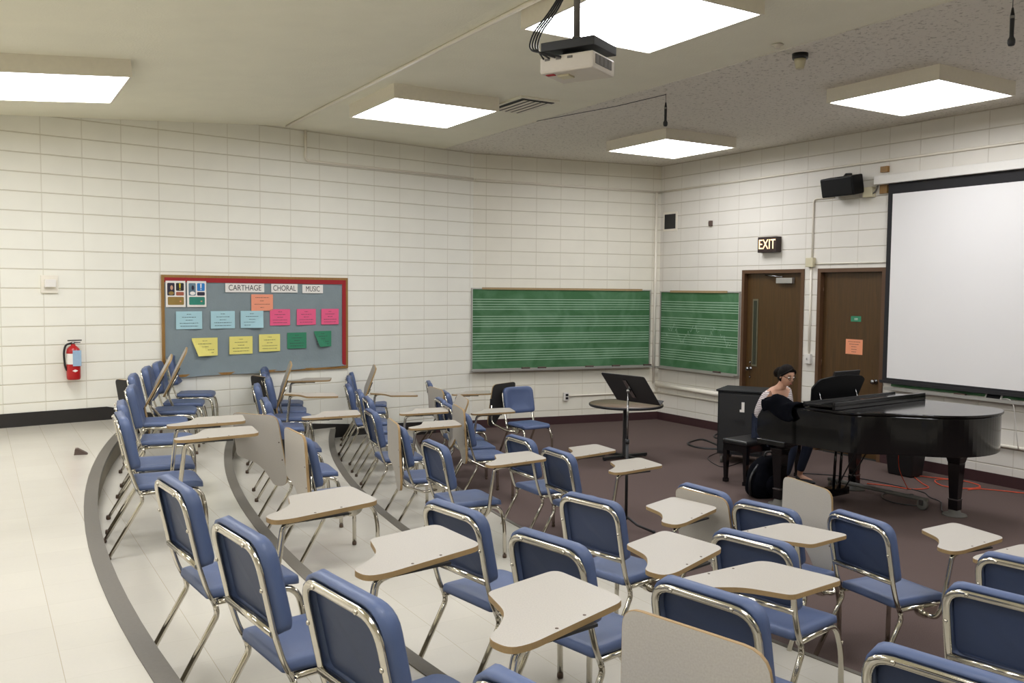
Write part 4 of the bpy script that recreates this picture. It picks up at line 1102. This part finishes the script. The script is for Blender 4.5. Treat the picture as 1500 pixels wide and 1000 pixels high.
# bench
bc = (-.79, .98)
bench = thing('piano_bench', 'black padded piano bench under the seated pianist', 'bench', mx=PM @ Matrix.Translation((bc[0], bc[1], 0)))
g = MB(); g.b2(-.17, .17, -.48, .48, .425, .48); g.obj('cushion', M['leather'], bench, bevel=.018)
g = MB(); g.b2(-.16, .16, -.47, .47, .355, .424); g.obj('apron', M['piano'], bench)
for sx in (-1, 1):
    for sy in (-1, 1):
        g = MB(); x, y = sx * .135, sy * .445
        for (z0, a0), (z1, a1) in (((.04, .017), (.36, .027)), ((0.0, .024), (.04, .024))):
            vs = [(x + p * a, y + q * a, z) for z, a in ((z0, a0), (z1, a1)) for p, q in ((-1, -1), (1, -1), (1, 1), (-1, 1))]
            g.add(vs, [(0, 1, 5, 4), (1, 2, 6, 5), (2, 3, 7, 6), (3, 0, 4, 7), (4, 5, 6, 7), (3, 2, 1, 0)])
        g.obj('leg', M['piano'], bench)

# ------------------------------------------------------------------ pianist (same local frame, v centre .93)
def skin_obj(name, chains, m, parent, sub=2, root=0):
    """chains: list of lists of (x,y,z,r[,ry]); first point of a later chain may be an index into earlier verts"""
    vs = []; es = []; rs = []
    for ch in chains:
        prev = None
        for p in ch:
            if isinstance(p, int): prev = p; continue
            vs.append(p[:3]); rs.append((p[3], p[4] if len(p) > 4 else p[3])); i = len(vs) - 1
            if prev is not None: es.append((prev, i))
            prev = i
    me = bpy.data.meshes.new(name); me.from_pydata(vs, es, []); me.materials.append(m)
    o = bpy.data.objects.new(name, me); COL.objects.link(o); o.parent = parent
    sk = o.modifiers.new('skin', 'SKIN'); sk.use_smooth_shade = True
    lay = me.skin_vertices[0].data if me.skin_vertices else None
    if lay is None:
        bpy.context.view_layer.objects.active = o
        bm = bmesh.new(); bm.from_mesh(me); bm.verts.layers.skin.verify(); bm.to_mesh(me); bm.free(); lay = me.skin_vertices[0].data
    for i, r in enumerate(rs): lay[i].radius = r; lay[i].use_root = (i == root)
    sb = o.modifiers.new('sub', 'SUBSURF'); sb.levels = sub; sb.render_levels = sub
    return o
person = thing('person', 'seated person with dark tied-back hair, glasses and striped top playing the piano', 'person', mx=PM @ Matrix.Translation((-.72, .97, 0)))
# pelvis at local (0,0,.57); facing +x ; right side = -y
body = skin_obj('body', [
    [(0, 0, .57, .12, .15), (.02, 0, .70, .10, .13), (.07, 0, .84, .105, .14), (.12, 0, .95, .09, .135), (.155, 0, 1.035, .052, .06), (.185, 0, 1.09, .05, .05), (.205, 0, 1.13, .052, .052)],
    [3, (.13, -.155, .985, .055), (.08, -.215, .83, .042), (.03, -.225, .735, .037), (.17, -.20, .735, .033), (.31, -.14, .745, .027), (.37, -.125, .745, .028, .02)],
    [3, (.13, .155, .985, .055), (.10, .215, .83, .042), (.07, .235, .735, .037), (.20, .19, .735, .033), (.33, .13, .745, .027), (.39, .115, .745, .028, .02)],
    [0, (.04, -.10, .56, .085), (.25, -.12, .545, .075), (.42, -.13, .52, .06), (.40, -.13, .36, .052), (.36, -.13, .18, .036), (.34, -.13, .075, .034), (.42, -.135, .04, .032, .04), (.50, -.14, .03, .022, .036)],
    [0, (.04, .10, .56, .085), (.25, .15, .545, .075), (.40, .20, .52, .06), (.36, .20, .36, .052), (.31, .19, .18, .036), (.29, .19, .075, .034), (.37, .195, .04, .032, .04), (.45, .20, .03, .022, .036)],
], M['skin'], person)
# fingers: five per hand, curved down to the keys
def hand(sy, bx, by):
    for k, (dy, ln) in enumerate(((-.030, .052), (-.011, .062), (.009, .066), (.028, .058))):
        y = by + dy
        skin_obj('finger', [[(bx - .015, y, .748, .010), (bx + .03, y + dy * .2, .757, .0095), (bx + .03 + ln * .5, y + dy * .35, .750, .0085), (bx + .03 + ln * .8, y + dy * .4, .733, .0075)]], M['skin'], body, 1)
    skin_obj('thumb', [[(bx - .03, by - sy * .018, .742, .012), (bx + .01, by - sy * .045, .742, .011), (bx + .045, by - sy * .052, .735, .009)]], M['skin'], body, 1)
hand(-1, .385, -.125); hand(1, .405, .115)
# head, tilted down and slightly towards the near side
HM = Matrix.Translation((.235, -.01, 1.178)) @ Matrix.Rotation(radians(-14), 4, 'Z') @ Matrix.Rotation(radians(20), 4, 'Y')
def head_mesh():
    b = MB(); n, m_ = 36, 28; vs = []
    for i in range(m_ + 1):
        p = -pi / 2 + pi * i / m_
        for k in range(n):
            a = 2 * pi * k / n; cx, cy, cz = cos(p) * cos(a), cos(p) * sin(a), sin(p)
            x, y, z = .093 * cx, .073 * cy, .115 * cz
            if cz < 0:                                   # jaw narrows
                f_ = 1 - .30 * (-cz) ** 1.2; y *= f_; x *= 1 - .10 * (-cz)
                if cx > 0: x += .012 * (-cz) * cx
            if cx > .2:
                x -= .006 * math.exp(-((z - .015) / .02) ** 2) * (1 if abs(y) < .05 else .4)          # eye band
                x += .020 * math.exp(-((y) / .010) ** 2) * math.exp(-((z + .012) / .020) ** 2)         # nose
                x += .010 * math.exp(-((y) / .008) ** 2) * math.exp(-((z - .008) / .020) ** 2)
                x += .007 * math.exp(-((y) / .022) ** 2) * math.exp(-((z + .052) / .010) ** 2)         # mouth
                x += .008 * math.exp(-((y) / .022) ** 2) * math.exp(-((z + .092) / .014) ** 2)         # chin
                x += .005 * math.exp(-((abs(y) - .036) / .018) ** 2) * math.exp(-((z + .02) / .022) ** 2)
            vs.append((x, y, z))
    fs = [(i * n + k, i * n + (k + 1) % n, (i + 1) * n + (k + 1) % n, (i + 1) * n + k) for i in range(m_) for k in range(n)]
    b.add(vs, fs, 0, True, HM); return b
hd = head_mesh().obj('head', M['skin'], person)
for sy in (-1, 1):
    b = MB(); b.ball((.0, sy * .075, .0), (.018, .010, .030), 12, 8, mx=HM); b.obj('ear', M['skin'], hd)
    b = MB(); b.ball((.078, sy * .030, .016), (.010, .013, .008), 12, 8, mx=HM); b.obj('eye', M['white'], hd)
    b = MB(); b.ball((.0865, sy * .030, .013), (.003, .005, .005), 10, 6, mx=HM); b.obj('iris', M['hair'], hd)
    b = MB(); b.tube([tuple(HM @ Vector((.086, sy * .014, .036))), tuple(HM @ Vector((.085, sy * .032, .041))), tuple(HM @ Vector((.074, sy * .050, .036)))], .003, 6); b.obj('eyebrow', M['hair'], hd)
b = MB(); b.ball((.0945, 0, -.052), (.006, .021, .006), 14, 8, mx=HM); b.obj('mouth', M['lips'], hd)
# hair cap: covers the skull behind the hairline, ponytail at the nape
b = MB(); n, m_ = 36, 22; vs = []; keep = {}
for i in range(m_ + 1):
    p = -.35 * pi / 2 + (pi / 2 + .35 * pi / 2) * i / m_
    for k in range(n):
        a = 2 * pi * k / n; cx, cy, cz = cos(p) * cos(a), cos(p) * sin(a), sin(p)
        lim = .50 if cz < .45 else 2
        r_ = 1.0
        x, y, z = -.006 + .104 * cx, .084 * cy, .006 + .122 * cz
        front = cx * cos(0)
        if cx > .1 and cz < .62: # pull the hairline back over forehead and temples
            s_ = max(0, cx - .1) * max(0, (.62 - cz)) * 1.9; x *= max(.1, 1 - s_ * 1.2); y *= max(.86, 1 - s_ * .1)
        vs.append((x, y, z))
fs = [(i * n + k, i * n + (k + 1) % n, (i + 1) * n + (k + 1) % n, (i + 1) * n + k) for i in range(m_) for k in range(n)]
b.add(vs, fs, 0, True, HM); hr = b.obj('hair', M['hair'], person)
b = MB(); b.ball((-.122, .0, .0), (.046, .042, .046), 16, 10, mx=HM); b.ball((-.155, .0, -.035), (.036, .036, .052), 14, 8, mx=HM); b.obj('ponytail', M['hair'], hr)
for sy in (-1, 1):
    b = MB(); b.tube([tuple(HM @ Vector(p)) for p in ((.066, sy * .004, .106), (.066, sy * .036, .088), (.050, sy * .062, .060), (.022, sy * .076, .026), (-.02, sy * .078, -.020))], [.008, .011, .012, .012, .010], 10); b.obj('fringe', M['hair'], hr)
gl = MB()
for sy in (-1, 1):
    ring = [tuple(HM @ Vector((.103 - .012 * abs(cos(a)) * (1 if sy * cos(a) * sy > 0 else 0), sy * .031 + .022 * cos(a), .012 + .014 * sin(a)))) for a in [2 * pi * k / 16 for k in range(16)]]
    gl.tube(ring, .0026, 6, closed=True, cap=False)
    gl.tube([tuple(HM @ Vector((.095, sy * .053, .014))), tuple(HM @ Vector((.0, sy * .080, .012)))], .0026, 6)
gl.tube([tuple(HM @ Vector((.106, -.009, .014))), tuple(HM @ Vector((.106, .009, .014)))], .0018, 6)
gl.obj('glasses', M['jet'], person)
# clothes
skin_obj('striped_top', [
    [(0, 0, .60, .135, .165), (.02, 0, .70, .118, .148), (.065, 0, .82, .125, .158), (.10, 0, .945, .108, .150)],
    [3, (.12, -.145, .985, .074), (.075, -.225, .83, .060), (.03, -.235, .745, .054), (.11, -.215, .737, .046), (.20, -.185, .738, .040)],
    [3, (.12, .145, .985, .074), (.095, .225, .83, .060), (.065, .245, .745, .054), (.14, .215, .737, .046), (.23, .175, .738, .040)]], M['shirt'], person)
skin_obj('trousers', [
    [(-.01, 0, .575, .135, .175)],
    [0, (.04, -.10, .575, .100), (.25, -.12, .553, .088), (.425, -.13, .52, .072), (.402, -.13, .36, .062), (.362, -.13, .18, .048), (.345, -.13, .12, .045)],
    [0, (.04, .10, .575, .100), (.25, .15, .553, .088), (.405, .20, .52, .072), (.362, .20, .36, .062), (.312, .19, .18, .048), (.295, .19, .12, .045)]], M['jeans'], person)
for sy, fx, fy in ((-1, .34, -.13), (1, .29, .19)):
    b = MB(); b.ball((fx + .08, fy, .030), (.125, .048, .030), 18, 10); b.ball((fx - .0, fy, .045), (.05, .04, .045), 14, 8); b.obj('shoe', M['blk'], person)

# ------------------------------------------------------------------ backpack
def loc3(t_, v_): p = PO + PT * t_ + PV * v_; return (p.x, p.y, 0)
bp_ = thing('backpack', 'black backpack slumped on the carpet beside the piano leg', 'backpack', loc3(-.20, .30), radians(20))
g = MB(); n, m_ = 28, 18; vs = []
for i in range(m_ + 1):
    p = -pi / 2 + pi * i / m_
    for k in range(n):
        a = 2 * pi * k / n; sx_ = abs(cos(a)) ** .6 * (1 if cos(a) > 0 else -1); sy_ = abs(sin(a)) ** .6 * (1 if sin(a) > 0 else -1)
        c_ = abs(cos(p)) ** .5; s_ = abs(sin(p)) ** .75 * (1 if sin(p) > 0 else -1)
        z = .21 + .21 * s_; x = .20 * c_ * sx_ * (1 - .25 * max(0, s_)) + .04 * s_; y = .13 * c_ * sy_ + .012 * sin(3 * z * 9)
        vs.append((x, y, max(.003, z)))
g.add(vs, [(i * n + k, i * n + (k + 1) % n, (i + 1) * n + (k + 1) % n, (i + 1) * n + k) for i in range(m_) for k in range(n)], 0, True); g.obj('bag_body', M['fabric'], bp_)
g = MB(); g.ball((.02, -.14, .15), (.13, .05, .11), 16, 10); g.obj('front_pocket', M['fabric'], bp_)
g = MB(); g.tube(fillet([(-.03, 0, .40), (-.03, 0, .46), (.06, 0, .46), (.06, 0, .40)], .03, 4), .009, 8); g.obj('carry_loop', M['blk'], bp_)
g = MB(); g.tube(fillet([(-.12, -.02, .34), (-.24, -.05, .22), (-.22, -.04, .04)], .08, 5), .014, 8); g.obj('shoulder_strap', M['blk'], bp_)

# ------------------------------------------------------------------ black cabinet on casters
ca = radians(-28)
cab = thing('rolling_cabinet', 'black cabinet on casters behind the pianist', 'cabinet', (2.86, 10.72, 0), ca)
g = MB(); g.b2(-.27, .27, -.25, .25, .115, .875); g.obj('cabinet_body', M['cab'], cab, bevel=.006)
g = MB(); g.b2(-.29, .29, -.27, .27, .876, .90); g.obj('cabinet_top', M['cab'], cab, bevel=.006)
g = MB(); g.b2(-.25, .25, -.262, -.25, .15, .85); dr = g.obj('cabinet_door', M['blkmet'], cab, bevel=.003)
g = MB(); g.b2(-.06, .06, -.268, -.262, .50, .54); g.obj('pull_handle', M['blk'], dr)
g = MB(); g.b2(.02, .055, -.266, -.262, .64, .76); g.b2(.0, .055, -.2665, -.262, .64, .67); g.obj('white_tag', M['white'], dr)
for sx in (-1, 1):
    for sy in (-1, 1):
        g = MB(); mx = Matrix.Translation((sx * .22, sy * .20, .045)) @ Matrix.Rotation(pi / 2, 4, 'Y'); g.lathe([(.044, -.012), (.044, .012)], 18, mx=mx); c_ = g.obj('caster', M['wheel'], cab)
        g = MB(); g.b2(sx * .22 - .02, sx * .22 + .02, sy * .20 - .02, sy * .20 + .02, .07, .115); g.obj('caster_fork', M['steel'], c_)

# ------------------------------------------------------------------ round table and music stand
tb = thing('round_table', 'round brown pedestal table in front of the far corner', 'table', (1.42, 10.85, 0))
g = MB(); g.lathe([(.43, .655), (.452, .664), (.455, .675), (.448, .684), (.0, .686)], 56, caps=False, sm=True); g.lathe([(.0, .655), (.43, .655)], 56, caps=False); g.obj('tabletop', [M['table']], tb)
g = MB(); g.lathe([(.452, .655), (.459, .664), (.459, .680), (.450, .6868)], 56, caps=False); g.obj('edge_band', M['blk'], tb)
g = MB(); g.b2(-.032, .032, -.032, .032, .03, .654); g.obj('column', M['blkmet'], tb)
for k in range(4):
    a = radians(32 + 90 * k); g = MB(); m8 = Matrix.Rotation(a, 4, 'Z'); g.b2(.033, .34, -.022, .022, .012, .045, mx=m8); g.lathe([(.018, 0), (.018, .0115)], 10, c=(.32 * cos(a), .32 * sin(a), 0)); g.obj('foot', M['blkmet'], tb, bevel=.004)
ms = thing('music_stand', 'black music stand with tilted desk in front of the round table', 'music stand', (1.00, 7.52, 0))
g = MB(); g.tube([(0, 0, .10), (0, 0, .78)], .013, 12); g.lathe([(.018, 0), (.018, .04)], 12, c=(0, 0, .76)); g.obj('shaft', M['blkmet'], ms)
g = MB(); g.tube([(0, 0, .80), (0, 0, 1.20)], .0085, 10); g.obj('inner_tube', M['steel'], ms)
for k in range(3):
    a = radians(100 + 120 * k); g = MB(); g.tube([(0, 0, .13), (.10 * cos(a), .10 * sin(a), .06), (.24 * cos(a), .24 * sin(a), .015)], .011, 8); g.ball((.245 * cos(a), .245 * sin(a), .016), .016, 10, 8); g.obj('leg', M['blkmet'], ms)
# reader stands at azimuth 50; local desk frame: X width, Y up the desk, Z towards the reader
ar = radians(50); rd = Vector((sin(ar), cos(ar), 0)); wd = Vector((cos(ar), -sin(ar), 0)); ti = radians(40)
Yd = Vector((0, 0, 1)) * cos(ti) - rd * sin(ti); Zd = wd.cross(Yd); Zd = Zd if Zd.dot(rd) > 0 else -Zd
Xd = Yd.cross(Zd)
MD = Matrix(((Xd.x, Yd.x, Zd.x, 0.02), (Xd.y, Yd.y, Zd.y, 0.02), (Xd.z, Yd.z, Zd.z, 1.235), (0, 0, 0, 1)))
g = MB(); g.prism(rpoly([(-.25, -.165), (.25, -.165), (.25, .165), (-.25, .165)], [.005, .005, .02, .02], 3), -.002, .002, mx=MD); g.b2(-.25, .25, -.168, -.163, .0, .055, mx=MD); g.obj('desk', M['blkmet'], ms)
g = MB(); g.ball((0, 0, -.025), (.022, .022, .022), 12, 8, mx=MD); g.prism(rpoly([(-.02, -.10), (.02, -.10), (.02, .11), (-.02, .11)], .01, 3), -.012, -.002, mx=MD); g.obj('tilt_bracket', M['steel'], ms)

# ------------------------------------------------------------------ speaker-like waste bin, dolly, cables
o = thing('waste_bin', 'dark waste bin standing by the wall behind the piano', 'bin', (4.52, 10.00, 0), -radians(58))
b = MB(); vs = [(sx * a, sy * b_, z) for z, a, b_ in ((0.0, .15, .11), (.42, .19, .14)) for sx, sy in ((-1, -1), (1, -1), (1, 1), (-1, 1))]
b.add(vs, [(0, 1, 5, 4), (1, 2, 6, 5), (2, 3, 7, 6), (3, 0, 4, 7), (3, 2, 1, 0)]); bb = b.obj('bin_body', M['blk'], o, bevel=.02)
sd = bb.modifiers.new('thick', 'SOLIDIFY'); sd.thickness = .006
b = MB(); b.tube([(-.195, -.145, .42), (.195, -.145, .42), (.195, .145, .42), (-.195, .145, .42)], .009, 8, closed=True, cap=False); b.obj('rim', M['blk'], o)
dl = thing('dolly', 'low grey wheeled dolly on the carpet under the piano', 'dolly', (3.72, 8.75, 0), -radians(57))
g = MB(); g.tube([(-.62, 0, .10), (.50, .0, .10)], .022, 8); g.obj('dolly_bar', M['wheel'], dl)
for x in (-.55, .46):
    g = MB(); mx = Matrix.Translation((x, -.02, .055)) @ Matrix.Rotation(pi / 2, 4, 'X') ; g.lathe([(.02, -.016), (.050, -.016), (.054, -.008), (.054, .008), (.050, .016), (.02, .016)], 20, mx=mx); w_ = g.obj('wheel', M['wheel'], dl)
    g = MB(); g.b2(x - .02, x + .02, -.05, .01, .05, .10); g.obj('wheel_fork', M['steel'], w_)
def cable(pts, r, m, label, name='cable', cat='cable'):
    P = [Vector(p) for p in pts]; out = []
    for i in range(len(P) - 1):
        p0, p1, p2, p3 = P[max(0, i - 1)], P[i], P[i + 1], P[min(len(P) - 1, i + 2)]
        for k in range(8): out.append(Vector(cr(p0, p1, p2, p3, k / 8)))
    out.append(P[-1]); b = MB(); b.tube(out, r, 6); return tag(b.obj(name, M[m]), label, cat)
def fl(px, py, z=.006):
    """floor point seen at a pixel of the photograph (layout helper, gives a fixed world point)"""
    w = rt * ((px - 750) / 1290) + dn * ((py - 500) / 1290) + fw; k = (z - CAMZ) / w.z; return (w.x * k, w.y * k, z)
cable([fl(1500, 722), fl(1440, 716), fl(1418, 717), fl(1436, 712), fl(1420, 706), fl(1395, 702), fl(1370, 703), fl(1380, 711), fl(1410, 715), fl(1437, 714, .016)], .006, 'orange', 'orange cable trailing along the carpet at right behind the piano leg')
cable([fl(1395, 702), fl(1365, 699), fl(1340, 697), fl(1350, 707), fl(1360, 714), fl(1335, 716), fl(1300, 711), fl(1270, 708)], .006, 'orange', 'orange cable looped on the carpet under the piano')
cable([(3.98, 8.95, .64), (3.99, 8.97, .3), fl(1330, 716)], .005, 'orange', 'orange cable hanging down from the piano underside to the floor')
cable([fl(1175, 693), fl(1210, 695), fl(1250, 699), fl(1300, 708), fl(1350, 720), fl(1362, 728), fl(1378, 735), fl(1380, 748), fl(1395, 752)], .006, 'blk', 'black cable snaking over the carpet under the piano to its tail leg')
cable([fl(1338, 724), fl(1300, 722), fl(1292, 728), fl(1310, 736), fl(1345, 741)], .006, 'blk', 'black cable loop lying beside the dolly wheel')
cable([fl(1056, 654), fl(1030, 644), fl(1012, 647), fl(1009, 651), fl(1025, 656), fl(1056, 658), fl(1075, 658)], .016, 'blk', 'thick black cable bundle looped on the carpet left of the cabinet')
cable([fl(1056, 634), fl(1047, 637), fl(1048, 641), fl(1060, 643)], .014, 'blk', 'small black cable coil by the wall left of the cabinet')
cable([fl(1056, 661), fl(1037, 670), fl(1050, 681), fl(1065, 683), fl(1092, 674)], .005, 'blk', 'thin black wire on the carpet beside the piano bench')
